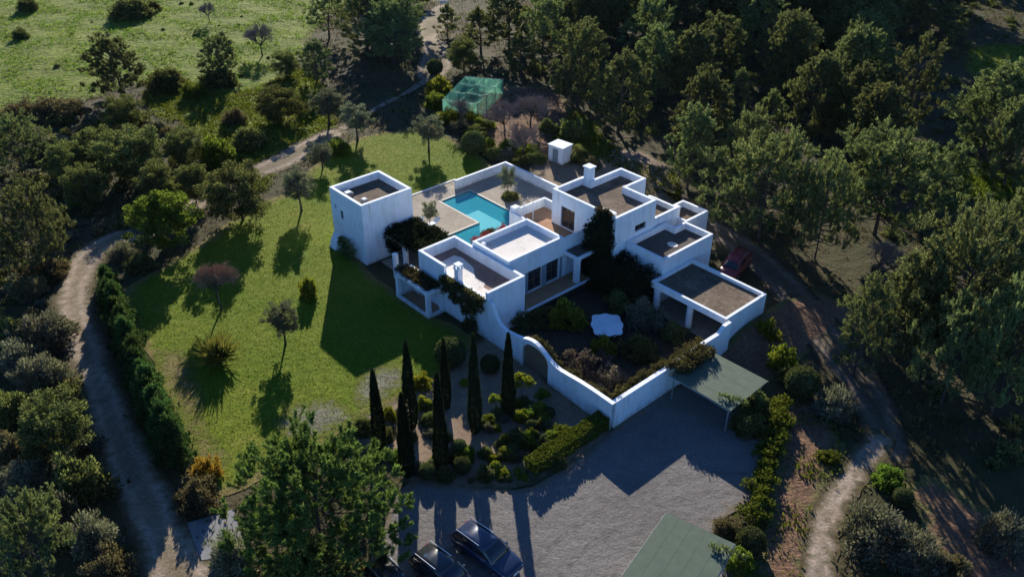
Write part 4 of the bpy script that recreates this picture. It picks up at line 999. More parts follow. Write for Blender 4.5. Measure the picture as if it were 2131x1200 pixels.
# scrub on the left and round the field
for a in [
 ('bush', 275, 18, 92, 3.2, 'dark thicket in the middle of the field'), ('bush', 318, 12, 36, 1.8, 'small dark bush at the end of the field thicket'),
 ('bush', 55, 12, 42, 2.2, 'bush at the top left of the field'), ('bush', 42, 72, 36, 1.6, 'dark round bush low at the left of the field'),
 ('bush', 348, 165, 88, 3.0, 'wide dark bush below the field beside the tall pine'), ('bush_bright', 402, 190, 52, 2.0, 'yellow-green bush squeezed beside the wide dark one'),
 ('bush', 455, 165, 80, 2.4, 'dark bush at the foot of the rounded pine'),
 ('dark_tree', 592, 130, 64, 3.6, 'dark flat-topped little tree below the leafless one'), ('dark_tree', 582, 215, 112, 4.0, 'big dark round tree above the track'),
 ('bush', 512, 288, 74, 2.6, 'round dark bush beside the lit track'), ('bush_brown', 487, 245, 52, 1.8, 'reddish dry bush above the round dark one'),
 ('dark_tree', 250, 238, 90, 4.2, 'rounded lit tree at the foot of the tall field pine'), 
 ('dark_tree', 275, 318, 150, 5.5, 'large leafy tree in the middle of the thicket'), ('dark_tree', 385, 300, 90, 4.0, 'leafy tree right of the thicket middle'),
 ('bush_bright', 450, 318, 80, 3.0, 'pale green bush near the track in the thicket'), ('dark_tree', 330, 375, 90, 4.2, 'dark leafy tree over the hidden road'),
 ('dark_tree', 400, 380, 80, 4.2, 'dark tree between the thicket and the lawn tree'), ('dark_tree', 175, 380, 90, 4.6, 'dark tree on the right of the big left pine'),
 ('dark_tree', 200, 300, 90, 4.6, 'dark tree in the shade of the tall field pine'), ('pine_spread', 25, 290, 130, 6.0, 'greyish pine at the left edge below the field'),
 ('bush_brown', 120, 225, 110, 2.2, 'brown scrub patch at the foot of the field'), ('bush_grey', 95, 300, 80, 2.2, 'grey scrub bush right of the greyish pine'),
 ('bush_brown', 40, 225, 80, 2.0, 'brown scrub at the left end of the field edge'),
 ('bush_bright', 165, 400, 50, 2.4, 'small yellow-green bush beside the big left pine'), ('dark_tree', 130, 330, 80, 4.4, 'dark tree behind the big left pine'),
 ('bush_bright', 700, 305, 60, 1.6, 'bushy verge by the lawn end of the track'),
 ('bush_grey', 255, 520, 60, 1.5, 'stony grey bush at the dark road bend'), ('bush', 290, 545, 60, 1.6, 'dark bush under the bright lawn-corner tree'),
 ('bush_brown', 100, 560, 80, 1.8, 'brown scrub on the outer side of the road bend'), ('bush_brown', 60, 600, 80, 1.8, 'brown scrub under the big left pine trunk'),
 ('bush_grey', 85, 690, 120, 3.0, 'large grey bush where the pale road goes dark'), ('bush_grey', 40, 740, 90, 2.6, 'grey bush at the left edge below the large one'),
 ('bush_grey', 75, 775, 100, 2.6, 'grey twiggy bush over the dark road'), ('bush', 20, 690, 70, 2.4, 'green bush at the left edge beside the large grey one'),
 ('dark_tree', 110, 885, 165, 4.5, 'large brown-green tree leaning over the dark road'), ('bush', 20, 850, 80, 2.6, 'green bush at the left edge beside the brown-green tree'),
 ('bush_grey', 50, 990, 100, 2.2, 'grey bush under the brown-green tree'), ('bush', 160, 1000, 100, 2.8, 'dark bush between the brown-green tree and the road'),
 ('bush_grey', 190, 1115, 110, 2.6, 'pale twiggy bush on the road edge near the bottom'), ('bush_brown', 225, 1180, 100, 2.0, 'brown scrub at the bottom edge beside the road'),
 ('pine_spread', 60, 1110, 190, 5.5, 'green pine in the bottom left corner'), ('bush_grey', 130, 1060, 80, 2.0, 'grey scrub between the corner pine and the road'),
 ('bush_brown', 30, 930, 80, 2.0, 'brown scrub at the left edge below the green bush'),
 ('bush_grey', 478, 1150, 110, 2.2, 'whitish leafy bush below the grey concrete apron'), ('bush', 640, 1185, 200, 2.6, 'dark shrub under the foreground pine at the bottom edge'),
 ('autumn', 425, 975, 60, 1.6, 'orange dry shrub at the lower end of the conifer hedge'), ('bush_brown', 410, 1030, 90, 1.8, 'dark reddish shrub above the concrete apron'),
 # back garden beds
 ('ball', 905, 140, 34, 0, 'clipped dark ball beside the pale clearing'),
 ('bush_lime', 915, 180, 60, 2.2, 'yellowish tall shrub left of the green cage'), ('bush_bright', 905, 208, 50, 2.0, 'green shrub at the front corner of the green cage'),
 ('bush_lime', 935, 243, 60, 1.4, 'yellow hedge shrub in front of the cage, left one'), ('bush_lime', 975, 243, 60, 1.4, 'yellow hedge shrub in front of the cage, middle one'), ('bush_lime', 1005, 258, 50, 1.3, 'yellow hedge shrub in front of the cage, right one'),
 ('bush_grey', 960, 262, 56, 1.2, 'grey low shrub under the yellow hedge'), ('bush', 990, 272, 50, 1.2, 'dark low shrub under the yellow hedge'),
 ('ball', 985, 296, 50, 0, 'large clipped ball at the lawn end of the flower bed'),
 ('bush_lime', 1012, 300, 46, 1.3, 'yellow shrub right of the large clipped ball'), ('bush', 1030, 318, 50, 1.1, 'green mounded shrub in the flower bed'),
 ('bush_grey', 1055, 322, 46, 1.0, 'grey mounded shrub in the flower bed'), ('bush_bright', 1060, 303, 46, 1.2, 'pale green shrub in the back of the flower bed'),
 ('bush', 1080, 332, 44, .9, 'low mound nearest the terrace wall corner'), ('bush_lime', 1100, 312, 50, 1.2, 'yellow shrub at the right end of the flower bed'),
 ('bush', 1115, 328, 44, 1.0, 'mounded shrub left of the white shed'), ('bush', 1140, 262, 40, 1.6, 'dark shrub at the corner of the orchard plot'),
 ('bush', 1205, 320, 50, 1.8, 'dark shrub right of the white shed'), ('bush_brown', 1230, 340, 40, 1.2, 'brown shrub behind the upper chimney'),
 ('bush', 1195, 270, 60, 2.0, 'dark shrub at the foot of the tall orchard pine'),
 # lawn
 ('bush_lime', 640, 602, 42, 1.8, 'small star-leaved shrub alone on the lawn beside the tower shadow'),
 # right side
 ('bush_lime', 1595, 690, 64, 2.0, 'yellow-green shrub just outside the carport'), ('bush_lime', 1627, 748, 66, 2.0, 'second yellow-green shrub below the carport one'),
 ('ball', 1671, 795, 72, 0, 'dark clipped ball between the shelter and the track'), ('bush_grey', 1735, 838, 86, 2.2, 'grey feathery shrub at the track bend'),
 ('bush', 1570, 830, 60, 1.8, 'dark shrub at the free corner of the upper shelter'), ('bush', 1555, 880, 70, 1.8, 'dark shrub in the shadow below the upper shelter'),
 ('bush', 1640, 780, 50, 1.4, 'green shrub beside the dark clipped ball'),
 ('ball', 1563, 1125, 62, 0, 'clipped ball at the corner of the lower shelter'), ('bush_brown', 1515, 1098, 66, 1.2, 'brownish clipped shrub above the lower shelter'),
 ('bush_bright', 1540, 1170, 60, 1.6, 'leafy shrub along the side of the lower shelter'),
 ('ball', 1880, 1033, 42, 0, 'small dark ball at the fork of the tracks'), ('bush_bright', 1850, 992, 66, 1.2, 'bright green shrub beside the small dark ball'),
 ('bush_grey', 1830, 1105, 150, 2.8, 'large grey rosemary-like bush by the pale track'), ('bush_grey', 1920, 1150, 120, 2.4, 'grey bush on the right of the large one'),
 ('bush_brown', 1980, 1180, 90, 1.8, 'brown bush at the bottom edge right of the grey ones'), ('bush_grey', 2090, 1110, 100, 2.6, 'pale-leaved bush in the bottom right corner'),
 ('bush_bright', 1725, 950, 50, .6, 'low green patch shrub where the mulch meets the track'), 
 # courtyard
 ('bush_lime', 1180, 655, 76, 2.2, 'pale leafy shrub in the courtyard left of the table'), ('bush', 1130, 655, 90, .9, 'dark shrub below the verandah edge'),
 ('bush_grey', 1340, 655, 90, 2.2, 'grey-green shrub right of the garden table'), ('bush', 1300, 620, 90, 2.0, 'dark shrub behind the garden table'),
 ('bush_lime', 1255, 722, 56, 1.7, 'green shrub just below the garden table'), ('dried', 1222, 755, 120, 1.6, 'mass of dried flower heads inside the courtyard wall'),
 ('dried', 1268, 778, 80, 1.4, 'dried flower heads near the courtyard corner'), ('bush', 1330, 720, 80, 1.7, 'dark shrub along the right courtyard wall'),
 ('bush', 1075, 655, 80, 1.3, 'dark shrub in the courtyard corner by the low wing'), ('bush', 1400, 690, 60, 1.4, 'dark shrub below the carport pillar'),
 # front garden
 ('ball', 937, 732, 66, 0, 'largest clipped ball in the front garden near the wall'), ('ball', 1020, 757, 42, 0, 'clipped ball left of the gateway'),
 ('bush_lime', 877, 795, 46, 1.2, 'lime shrub at the upper left of the front garden'), ('bush_lime', 882, 838, 34, 1.0, 'lime shrub between the left cypresses'),
 ('bush', 752, 885, 52, 1.3, 'dark shrub at the lawn end of the front garden'), ('bush_lime', 808, 862, 34, 1.0, 'lime shrub right of the leftmost cypress'),
 ('ball', 956, 928, 32, 0, 'grey clipped ball in the middle of the front garden'), ('ball', 961, 968, 40, 0, 'big clipped ball by the front edge near the drive'),
 ('ball', 889, 980, 36, 0, 'clipped ball at the front left corner of the beds'), ('ball', 980, 999, 13, 0, 'tiny grey ball beside the big front one'),
 ('ball', 1043, 997, 15, 0, 'left one of a tiny pair of balls at the drive edge'), ('ball', 1059, 995, 17, 0, 'right one of a tiny pair of balls at the drive edge'),
 ('ball_lime', 1031, 970, 24, 0, 'lime ball shrub at the front middle'), ('ball', 1105, 883, 23, 0, 'grey ball with a pale top in the right bed'),
 ('ball', 1134, 911, 21, 0, 'small ball below the pale-topped one'), ('ball', 1142, 858, 27, 0, 'ball closest to the tan path by the gateway'),
 ('ball', 1131, 940, 21, 0, 'small ball beside the clipped hedge, middle'), ('ball', 1143, 925, 23, 0, 'small ball beside the clipped hedge, upper'),
 ('ball', 1120, 958, 16, 0, 'small ball beside the clipped hedge, lower'), ('ball', 1113, 903, 19, 0, 'small dark ball between two pale ones'),
 ('ball', 1093, 984, 16, 0, 'tiny ball at the lower hedge end'), ('ball', 1088, 957, 15, 0, 'tiny ball left of the lower hedge end'),
 ('bush_lime', 1083, 866, 32, .9, 'lime shrub at the foot of the right cypress'), ('bush_lime', 1051, 912, 22, .8, 'small upright lime shrub in the right bed'),
 ('ball_lime', 1050, 940, 25, 0, 'round lime shrub in front of the upright one'), ('bush_bright', 1099, 925, 42, .8, 'spreading green shrub in the right bed'),
 ('bush_bright', 1169, 896, 38, .9, 'green shrub along the top of the clipped hedge'), ('bush_bright', 1150, 910, 40, .8, 'green shrub in the middle along the clipped hedge'),
 ('ball_lime', 1124, 848, 28, 0, 'lime round shrub beside the tan path'), ('bush', 1075, 905, 40, .8, 'dark low shrub in the right bed'),
 ('bush', 800, 905, 40, .9, 'dark shrub behind the front left cypress'), ('bush', 1010, 940, 34, .8, 'dark shrub between the two middle cypresses'),
 ('bush', 925, 985, 44, .9, 'dark shrub at the foot of the front middle cypress'), ('bush', 1010, 985, 44, .8, 'dark low shrub on the drive edge'),
 ('bush', 1000, 880, 30, .7, 'dark shrub on the gravel path middle'), ('ball_lime', 966, 795, 18, 0, 'tiny lime ball below the largest clipped ball'),
]: at(*a)
for i in range(95):
    x, y = random.uniform(740, 1230), random.uniform(800, 1000); g = G(x, y)
    q = g[:2] - HO; aa, bb = q @ UB, q @ VB
    if bb > -.6 or not inpoly(np.array([g[:2]]), POLY['garden'])[0] or (27 < aa < 29.4 and bb > -9): continue
    k = random.choice(['bush', 'bush', 'bush_bright', 'bush_grey', 'bush_lime'])
    put(k, g[0], g[1], random.uniform(.35, .75), random.uniform(.4, .8), f"low {dict(bush='dark green', bush_bright='bright green', bush_grey='grey', bush_lime='lime yellow')[k]} shrub in the {'left' if x < 900 else 'middle' if x < 1030 else 'right'} bed of the front garden, {'near the drive' if y > 930 else 'towards the house wall' if y < 860 else 'halfway down'}", 'low filler shrubs of the front garden')
# cypresses
for i, (tx, ty, bx_, by, lab) in enumerate([(766, 766, 792, 938, 'leftmost dark cypress at the lawn edge'), (840, 707, 857, 893, 'tall cypress behind the front left one'), (830, 815, 848, 990, 'cypress at the front left corner by the drive'),
        (907, 771, 919, 978, 'cypress in the middle of the front garden by the drive'), (921, 702, 929, 850, 'thin cypress in front of the largest ball'), (985, 690, 989, 900, 'tallest cypress in front of the house wall'), (1051, 690, 1057, 862, 'cypress beside the arched gateway')]):
    g = G(bx_, by); h = rise((bx_, by), (tx, ty)); put('cypress', g[0], g[1], (.5 if i != 4 else .4) + .05 * random.random(), h, lab, 'cypresses of the front garden')
# conifer hedge along the road
hq = np.array([(213, 590), (222, 622), (231, 655), (242, 690), (254, 724), (266, 758), (279, 792), (293, 826), (308, 860), (324, 894), (341, 928), (358, 960)], float)
hp = [(np.interp(t, range(12), hq[:, 0]), np.interp(t, range(12), hq[:, 1])) for t in np.linspace(0, 11, 20)]
ordn = 'first second third fourth fifth sixth seventh eighth ninth tenth eleventh twelfth thirteenth fourteenth fifteenth sixteenth seventeenth eighteenth nineteenth last'.split()
for i, (x, y) in enumerate(hp):
    g = G(x + 14 + random.uniform(-5, 5), y); put('conifer', g[0], g[1], min(1.0, .75 + .04 * i) + .3 * random.random(), min(3.8, 1.7 + .42 * i) + .8 * random.random(), f'{ordn[i]} conifer of the roadside hedge counted from its far end', 'conifers of the roadside hedge')
# shrubs trained on a stem
for (tx, ty, w, bx_, by, lab) in [(1085, 790, 46, 1085, 842, 'yellow-green standard tree on a thin stem by the gateway'), (1030, 828, 28, 1030, 866, 'little yellow-green standard tree left of the gateway cypress')]:
    g = G(bx_, by); h = rise((bx_, by), (tx, ty)); R = w / 2 / ppm(g)
    t = tag(empty('standard_tree', g), lab, 'tree')
    link(bpy.data.objects.new('trunk', stem_mesh(h, .05)), t)
    c = link(bpy.data.objects.new('crown', LIB['bush_lime']['var'][0]), t); c.location = (0, 0, h - R * .4); c.scale = (R, R, R * .9)
# small poolside orange trees in planting rings
for (cx, cy, w, h, lab) in [(1057, 368, 34, 3.4, 'small round tree on the terrace beyond the pool'), (893, 438, 30, 2.8, 'small tree on the terrace between tower and pool')]:
    at('olive', cx, cy, w, h, lab)
at('bush', 1062, 408, 40, .8, 'planting ring of low shrubs under the terrace tree')
at('bush_brown', 895, 490, 70, .9, 'brown planting bed between the tower pergola and the pool')
at('bush_brown', 1018, 486, 40, .6, 'brown shrub between pool leg and middle wing')
# ------------------------------------------------------------------ hedges and climbers
def foliage(name, V, mat, label, cat, loc=(0, 0, 0), rz=0.0):
    o = bpy.data.objects.new(name, leafmesh(name, V, M[mat])); link(o); o.location = [float(c) for c in loc]; o.rotation_euler = (0, 0, rz); tag(o, label, cat); return o
r7 = np.random.default_rng(77); HP = (HO[0], HO[1], 0)
foliage('clipped_hedge', gen_box(r7, 35.3, 36.4, -7.3, .0, 0, 1.25, 9000, .15, .09), 'hedge', 'clipped rectangular hedge from wall corner to drive', 'hedge', HP, HYAW)
P0, P1 = G(1630, 840), G(1560, 1095); L_ = np.hypot(*(P1 - P0)[:2]); an = math.atan2(P1[1] - P0[1], P1[0] - P0[0])
nn = 150; tt = r7.random(nn); C = np.stack([tt * L_, .55 * r7.normal(size=nn) * .8, .25 + .55 * r7.random(nn)], 1)
foliage('overgrown_hedge', clump_cards(r7, C, .38, 70, .2, .11), 'hedge', 'overgrown bright green hedge between drive and mulch bed', 'hedge', (P0[0], P0[1], 0), an)
def climber(name, C, rc, n, L, W, mat, label, up=.1):
    return foliage(name, clump_cards(r7, np.array(C, float), rc, n, L, W, .9, up), mat, label, 'climber', HP, HYAW)
U = lambda a, b: a + (b - a) * r7.random()
climber('wall_climber', [(35.75 + .2 * r7.normal(), U(.5, 11.5), 2.18 + .12 * r7.normal()) for _ in range(120)], .24, 60, .17, .09, 'bougain', 'brownish green climber along the top of the right courtyard wall')
climber('wall_climber', [(36.5 + U(-.2, 1.2), U(6.4, 10.2), 2.55 + .25 * r7.random()) for _ in range(70)], .4, 70, .2, .09, 'bougain', 'thick climber spilling over the wall onto the green shelter')
climber('wall_climber', [(a, float(wb(a)) + .7 + .15 * r7.normal(), float(np.interp(a, pa, pz)) - .35 + .12 * r7.normal()) for a in [U(24.5, 36) for _ in range(110)]], .24, 55, .16, .08, 'bougain', 'brown climber inside the wavy courtyard wall')
climber('ivy_mass', [(U(20.9, 23.4), 14.05 - .7 * r7.random(), U(.3, 6.3)) for _ in range(130)] + [(U(21.8, 23.2), U(13.8, 14.5), U(6, 7.1)) for _ in range(26)], .55, 110, .22, .13, 'ivy', 'tall dark ivy mass covering the corner of the upper block')
climber('ivy_mass', [(U(22.5, 28.0), U(12.6, 15.5), U(.2, 3.5)) for _ in range(170)], .55, 100, .22, .13, 'ivy', 'dark ivy thicket under the dark flat roof by the carport')
climber('bougainvillea', [(U(21.3, 23.2), U(14.0, 14.6), 7.3 + .15 * r7.normal()) for _ in range(26)], .25, 60, .16, .09, 'bougain', 'reddish brown climber on the parapet above the tall ivy')
climber('tower_climber', [(5.55 + .3 * r7.random(), U(2.4, 5.7), U(.6, 3.1)) for _ in range(70)] + [(U(5.5, 8.6), U(2.4, 5.9), 2.75 + .25 * r7.normal()) for _ in range(90)] + [(U(5.6, 12.7), U(5.2, 6.2), U(.2, 3.1)) for _ in range(240)] + [(U(8.6, 12.6), U(2.5, 6.0), 2.7 + .2 * r7.normal()) for _ in range(60)], .45, 90, .2, .12, 'ivy', 'dark climber over the pergola and tower side')
climber('loggia_climber', [(U(11.6, 16.3), U(-1.0, .4), 2.62 + .2 * r7.random()) for _ in range(80)], .32, 65, .18, .09, 'bougain', 'dry brown climber over the loggia roof')
climber('facade_climber', [(U(16.6, 21.8), .55 - .2 * r7.random(), 3.9 - 1.7 * r7.random() ** 2 * 1.0) for _ in range(80)] + [(U(19.4, 20.8), .5, U(.2, 2.4)) for _ in range(26)], .34, 70, .2, .09, 'bougain', 'drooping brown bougainvillea on the front of the low wing')
climber('bougainvillea', [(9.9 + .35 * r7.normal(), U(9.2, 16.5), .5 + .5 * r7.random()) for _ in range(50)], .34, 60, .16, .1, 'red', 'red flowering bougainvillea hedge along the pool end')
climber('tower_shrub', [(U(1.6, 4.2), -.35 - .3 * r7.random(), .3 + 1.6 * r7.random() ** 1.5) for _ in range(26)], .3, 60, .2, .09, 'scrub', 'dark shrub growing at the foot of the tower wall')
for (px_, py_), lab in (((1522, 828), 'leafy branch hanging over the free corner of the upper shelter'), ((1508, 1145), 'leafy branch hanging over the right side of the lower shelter')):
    g = G(px_, py_, 2.5); C = np.stack([np.linspace(-.7, 1.0, 9), .5 * np.linspace(.6, -1.0, 9), .08 * r7.normal(size=9) + np.linspace(.1, -.5, 9) * 0 + .1], 1)
    foliage('overhanging_branch', clump_cards(r7, C, .2, 26, .2, .1), 'scrub', lab, 'branch', g)
# spiky plant on the lawn
yb = G(457, 752); yc = tag(empty('yucca_plant', yb), 'large spiky yellow-green yucca clump on the lawn', 'yucca')
n = 420; az = r7.random(n) * 2 * math.pi; el = .25 + 1.2 * r7.random(n); D = np.stack([np.cos(az) * np.cos(el), np.sin(az) * np.cos(el), np.sin(el)], 1)
V = cards(r7, D * .12 + np.stack([r7.normal(size=n) * .3, r7.normal(size=n) * .3, .1 + .5 * r7.random(n)], 1), D, 1.9, .10, .3)
link(bpy.data.objects.new('blades', leafmesh('blades', V, M['yucca'])), yc)
link(bpy.data.objects.new('trunk', stem_mesh(.8, .16)), yc)

# ------------------------------------------------------------------ uncountable growth: grass, weeds, low scrub
def scatter(poly, n, excl=()):
    A = np.array(poly); lo, hi = A.min(0), A.max(0); P = lo + rng.random((int(n * 2.2), 2)) * (hi - lo); k = inpoly(P, poly)
    for e in excl: k &= ~inpoly(P, POLY[e])
    return P[k][:n]
def tufts(name, P, per, L, W, mat, label, spread=.25, up=1.2, cat='grass'):
    n = len(P) * per; B = np.repeat(P, per, 0) + rng.normal(size=(n, 2)) * spread
    D = unit(np.stack([rng.normal(size=n), rng.normal(size=n), np.full(n, up)], 1))
    Q = np.stack([B[:, 0], B[:, 1], hgt(B[:, 0], B[:, 1]) + .02], 1)
    o = bpy.data.objects.new(name, leafmesh(name, cards(rng, Q, D, L, W, .5), M[mat])); link(o); tag(o, label, cat, None, 'stuff')
def clumped(P, s, thr):
    f = np.sin(P[:, 0] * s + 1.3 * np.sin(P[:, 1] * s * .7)) + np.sin(P[:, 1] * s * 1.3 + P[:, 0] * s * .4)
    return P[f + rng.normal(size=len(P)) * .6 > thr]
wide = [G(x, y)[:2] for x, y in ((-150, -80), (2300, -80), (2250, 1260), (-120, 1260))]
tufts('field_grass', clumped(scatter(POLY['field'], 26000), .55, -.3), 4, .34, .10, 'grass', 'uneven tussocky grass of the sloping field', .22)
tufts('meadow_grass', np.concatenate([scatter(POLY['field_b'], 1500), scatter(POLY['field_c'], 2500)]), 4, .35, .1, 'grass', 'yellow-green meadow grass among the right pines', .2)
tufts('lawn_grass', scatter(POLY['lawn'], 26000), 2, .10, .05, 'grass', 'short grass of the villa lawn', .15)
tufts('verge_weeds', np.concatenate([scatter(POLY['verge'], 6000, ['track_back']), scatter(POLY['grass_strip'], 1800), clumped(scatter(POLY['mulch'], 500), .9, 0)]), 4, .3, .1, 'grass', 'weedy grass on the verges', .2)
ex = ['mulch', 'mulch_b', 'verge', 'field', 'lawn', 'drive', 'garden', 'road_l', 'track_back', 'foot', 'clearing', 'road_r', 'road_s', 'yard', 'field_b', 'field_c']
def off_house(P):
    r = P - HO; a = r @ UB; b = r @ VB
    return P[~((a > -4.2) & (a < 43) & (b > -1.5) & (b < 28))]
W_ = off_house(scatter(wide, 42000, ex))
tufts('dry_undergrowth', clumped(W_, .35, -.2), 4, .34, .10, 'drygrass', 'dry grass and litter over the scrub ground', .3, .9)
# low scrub mass: many small domes joined, on the left slope and the wood floor
def scrub_mass(name, poly, n, mat, label, excl, rmin=.6, rmax=1.5):
    P = off_house(scatter(poly, n, excl)); VV = []
    for i, p in enumerate(P):
        R_ = rmin + (rmax - rmin) * rng.random() ** 1.5; v = gen_dome(int(4000 + i % 9), 1.0, .85, 16, .34, 26, .26 / R_ ** .5, .14 / R_ ** .5)
        t = rng.random() * 6.28; v = v * R_; v = np.stack([v[:, 0] * math.cos(t) - v[:, 1] * math.sin(t) + p[0], v[:, 0] * math.sin(t) + v[:, 1] * math.cos(t) + p[1], v[:, 2] + hgt(p[0], p[1])], 1); VV.append(v)
    o = bpy.data.objects.new(name, leafmesh(name, np.concatenate(VV), M[mat])); link(o); tag(o, label, 'undergrowth', None, 'stuff')
left = [G(x, y)[:2] for x, y in ((-120, 240), (180, 225), (330, 250), (400, 300), (470, 370), (430, 420), (300, 470), (230, 500), (110, 600), (140, 760), (190, 900), (250, 1060), (300, 1260), (-150, 1260))]
wood = [G(x, y)[:2] for x, y in ((1000, -60), (2280, -60), (2280, 1100), (1960, 980), (1900, 800), (1780, 640), (1640, 510), (1480, 420), (1380, 320), (1230, 250), (1100, 150))]
exs = ['road_l', 'track_back', 'road_r', 'road_s', 'verge', 'field', 'lawn', 'field_b', 'field_c', 'grass_strip', 'foot', 'clearing', 'orchard']
scrub_mass('low_scrub', left, 220, 'scrub', 'low green maquis scrub over the left slope', exs)
scrub_mass('grey_scrub', left, 110, 'scrub_grey', 'low grey scrub patches on the left slope', exs, .5, 1.1)
scrub_mass('brown_scrub', left, 90, 'scrub_brown', 'low brown scrub patches on the left slope', exs, .5, 1.1)
scrub_mass('field_weeds', POLY['field'], 70, 'scrub', 'small dark weeds dotted over the field', [], .2, .55)
scrub_mass('wood_scrub', wood, 300, 'scrub', 'dark undergrowth of the pine wood', exs)
W2 = off_house(scatter(wide, 14000, ex + ['mulch', 'mulch_b', 'orchard']))
tufts('green_undergrowth', clumped(W2, .28, .3), 9, .34, .13, 'scrub', 'low green scrub between the bushes', .4, .9, 'undergrowth')

# ------------------------------------------------------------------ cars
def sring(x, z0, z1, hw, n=4.0, k=20, taper=0.0):
    out = []
    for t in np.linspace(0, 2 * math.pi, k, endpoint=False):
        c, s_ = math.cos(t), math.sin(t); y = abs(c) ** (2 / n) * math.copysign(1, c); z = abs(s_) ** (2 / n) * math.copysign(1, s_)
        zz = z0 + (z1 - z0) * (z + 1) / 2
        out.append((x, hw * y * (1 - taper * (z + 1) / 2), zz))
    return out
def paint(name, c, rough=.22):
    m, nt, out = new_mat(name); p = finish(nt, out, c, rough, None, spec=.5); p.inputs['Coat Weight'].default_value = .6; p.inputs['Coat Roughness'].default_value = .08; return m
M['tyre'] = plain('tyre_rubber', (.015, .015, .016), .9); M['rim'] = plain('alloy_rim', (.30, .31, .32), .35, .5, .8)
M['lamp'] = plain('lamp_glass', (.55, .57, .6), .15, .6); M['tail'] = plain('tail_lamp_glass', (.25, .01, .01), .2, .6)
M['trim'] = plain('black_trim', (.02, .02, .022), .5); M['chrome'] = plain('bright_trim', (.6, .61, .63), .2, .6, .9)
M['glass_car'] = plain('car_glass', (.012, .016, .022), .05, .8)
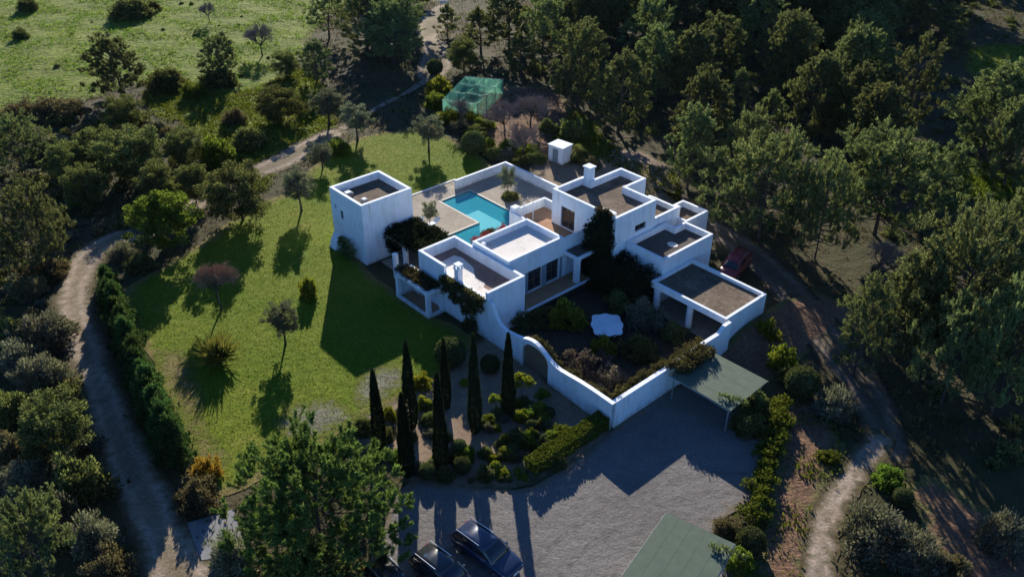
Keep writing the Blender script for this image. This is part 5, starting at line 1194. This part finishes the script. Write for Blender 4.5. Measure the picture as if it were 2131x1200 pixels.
def car(px, py, heading, paintm, label, L=4.6, W=1.82, Hh=1.5, van=False, z=0.0):
    g = G(px, py, .7 + z); c = tag(empty('van' if van else 'car', (g[0], g[1], z + .05), heading), label, 'van' if van else 'car', None if van else 'dark cars parked at the bottom of the drive')
    hl = L / 2; hw = W / 2; belt = .92 if not van else 1.05
    st = [(-hl, .45, .78, hw * .82), (-hl + .12, .32, .95, hw * .93), (-hl * .75, .26, belt + .06, hw), (0, .24, belt + .04, hw), (hl * .42, .25, belt, hw), (hl * .62, .26, belt - .06, hw * .98), (hl * .86, .28, belt - .16, hw * .93), (hl - .06, .34, belt - .28, hw * .84), (hl, .42, belt - .36, hw * .74)]
    if van: st[-4:] = [(hl * .72, .26, belt - .02, hw * .98), (hl * .9, .28, belt - .12, hw * .93), (hl - .06, .34, belt - .25, hw * .85), (hl, .42, belt - .34, hw * .76)]
    MB().ring_loft([sring(*q, n=5) for q in st]).build('body', paintm, c, True)
    r0, r1 = (-hl + .10, -hl + .42); f1, f0 = (hl * .20, hl * .50) if not van else (hl * .34, hl * .62)
    MB().ring_loft([sring(r0, belt - .05, belt + .02, hw * .90, 4, taper=.1), sring(r1, belt - .05, Hh - .04, hw * .92, 5, taper=.2), sring(-hl * .3, belt - .05, Hh, hw * .94, 5, taper=.2), sring(f1 - .3, belt - .05, Hh - .02, hw * .94, 5, taper=.2), sring(f1, belt - .05, Hh - .09, hw * .93, 5, taper=.2), sring(f0, belt - .06, belt, hw * .9, 4, taper=.1)]).build('greenhouse', M['glass_car'] if not van else paintm, c, True)
    if van:
        MB().ring_loft([sring(f1 - .02, belt + .1, Hh - .10, hw * .80, 4, taper=.1), sring(f0 + .02, belt + .0, belt + .06, hw * .84, 4, taper=.1)]).build('windscreen', M['glass_car'], c)
        for s_ in (-1, 1): MB().box(f1 - 1.0, f1 - .1, s_ * hw * .84 - .03, s_ * hw * .84 + .03, belt + .1, Hh - .25).build('side_window', M['glass_car'], c)
    rf = MB()
    pr = lambda x, z, w: [(x, -w, z), (x, -w * .6, z + .035), (x, 0, z + .045), (x, w * .6, z + .035), (x, w, z), (x, w, z - .04), (x, -w, z - .04)]
    rf.ring_loft([pr(r1 + .02, Hh - .05, hw * .70), pr(-hl * .3, Hh - .0, hw * .73), pr(f1 - .35, Hh - .02, hw * .73), pr(f1 - .02, Hh - .10, hw * .70)]).build('roof', paintm, c, True)
    for s_ in (-1, 1):
        for xa in (r1 + .02, -hl * .12, f1 - .02):
            xb = xa + (.0 if xa < f1 - .1 else (f0 - f1)) - (.28 if xa == r1 + .02 else 0)
            MB().tube([(xa, s_ * hw * .74, Hh - .06), (xb, s_ * hw * .91, belt)], .045, 5).build('pillar', paintm, c)
        MB().tube([(r1, s_ * hw * .70, Hh + .04), (f1 - .5, s_ * hw * .72, Hh + .06)], .025, 5).build('roof_rail', M['chrome'], c)
        MB().box(f0 - .5, f0 - .32, s_ * (hw + .02) - .09, s_ * (hw + .02) + .09, belt + .02, belt + .18).build('mirror', paintm, c, bevel=.03)
        MB().ring_loft([[(hl - .28, s_ * hw * .84 + y, z_) for y, z_ in ((-.14, .52), (.06, .52), (.06, .66), (-.14, .66))], [(hl - .02, s_ * hw * .66 + y, z_) for y, z_ in ((-.12, .48), (.08, .48), (.06, .6), (-.12, .6))]]).build('headlight', M['lamp'], c)
        MB().box(-hl - .005, -hl + .16, s_ * hw * .74 - .13, s_ * hw * .74 + .15, .66, .86).build('tail_light', M['tail'], c)
        for xw in (-hl * .62, hl * .62):
            w = MB(); ys_ = s_ * (hw - .1)
            w.tube([(xw, ys_ - .11, .32), (xw, ys_ - .09, .32), (xw, ys_ + .09, .32), (xw, ys_ + .11, .32)], [.26, .32, .32, .27], 18)
            wo_ = w.build('wheel', M['tyre'], c); MB().tube([(xw, ys_ + s_ * .112, .32), (xw, ys_ + s_ * .125, .32)], .2, 14).build('rim', M['rim'], wo_)
    MB().box(hl - .05, hl + .015, -hw * .4, hw * .4, .42, .54).build('grille', M['trim'], c)
    MB().tube([(hl - .1, -hw * .8, .40), (hl + .02, -hw * .5, .38), (hl + .03, 0, .38), (hl + .02, hw * .5, .38), (hl - .1, hw * .8, .40)], .04, 6).build('bumper_strip', M['chrome'], c)
    MB().box(hl + .016, hl + .03, -.26, .26, .41, .50).build('number_plate', M['white'], c)
    return c
car(1013, 1143, rad(-41), paint('dark_blue_paint', (.015, .025, .06)), 'dark blue estate car, rightmost and fully seen on the drive', 4.7)
car(925, 1192, rad(-41), paint('charcoal_paint', (.012, .014, .016)), 'black car in the middle, cut by the bottom edge', 4.5)
car(822, 1222, rad(-48), paint('dark_green_paint', (.010, .016, .016)), 'dark car, leftmost, only its rear seen under the pine', 4.4)
car(1530, 553, HYAW - rad(78), paint('dark_red_paint', (.16, .012, .02), .4), 'dark red van parked behind the carport', 4.3, 1.8, 1.85, van=True)

# ------------------------------------------------------------------ thin morning haze round the whole place
hz = MB().box(-300, 300, -90, 520, -3.5, 46).build('haze', None)
mt = bpy.data.materials.new('haze_air'); mt.use_nodes = True; nt = mt.node_tree; nt.nodes.clear()
pv = nt.nodes.new('ShaderNodeVolumePrincipled'); pv.inputs['Color'].default_value = (.80, .90, 1.0, 1); pv.inputs['Density'].default_value = .000018
on = nt.nodes.new('ShaderNodeOutputMaterial'); nt.links.new(pv.outputs[0], on.inputs['Volume']); hz.data.materials.append(mt)
tag(hz, 'thin bluish haze over the wooded valley', 'haze', None, 'stuff')
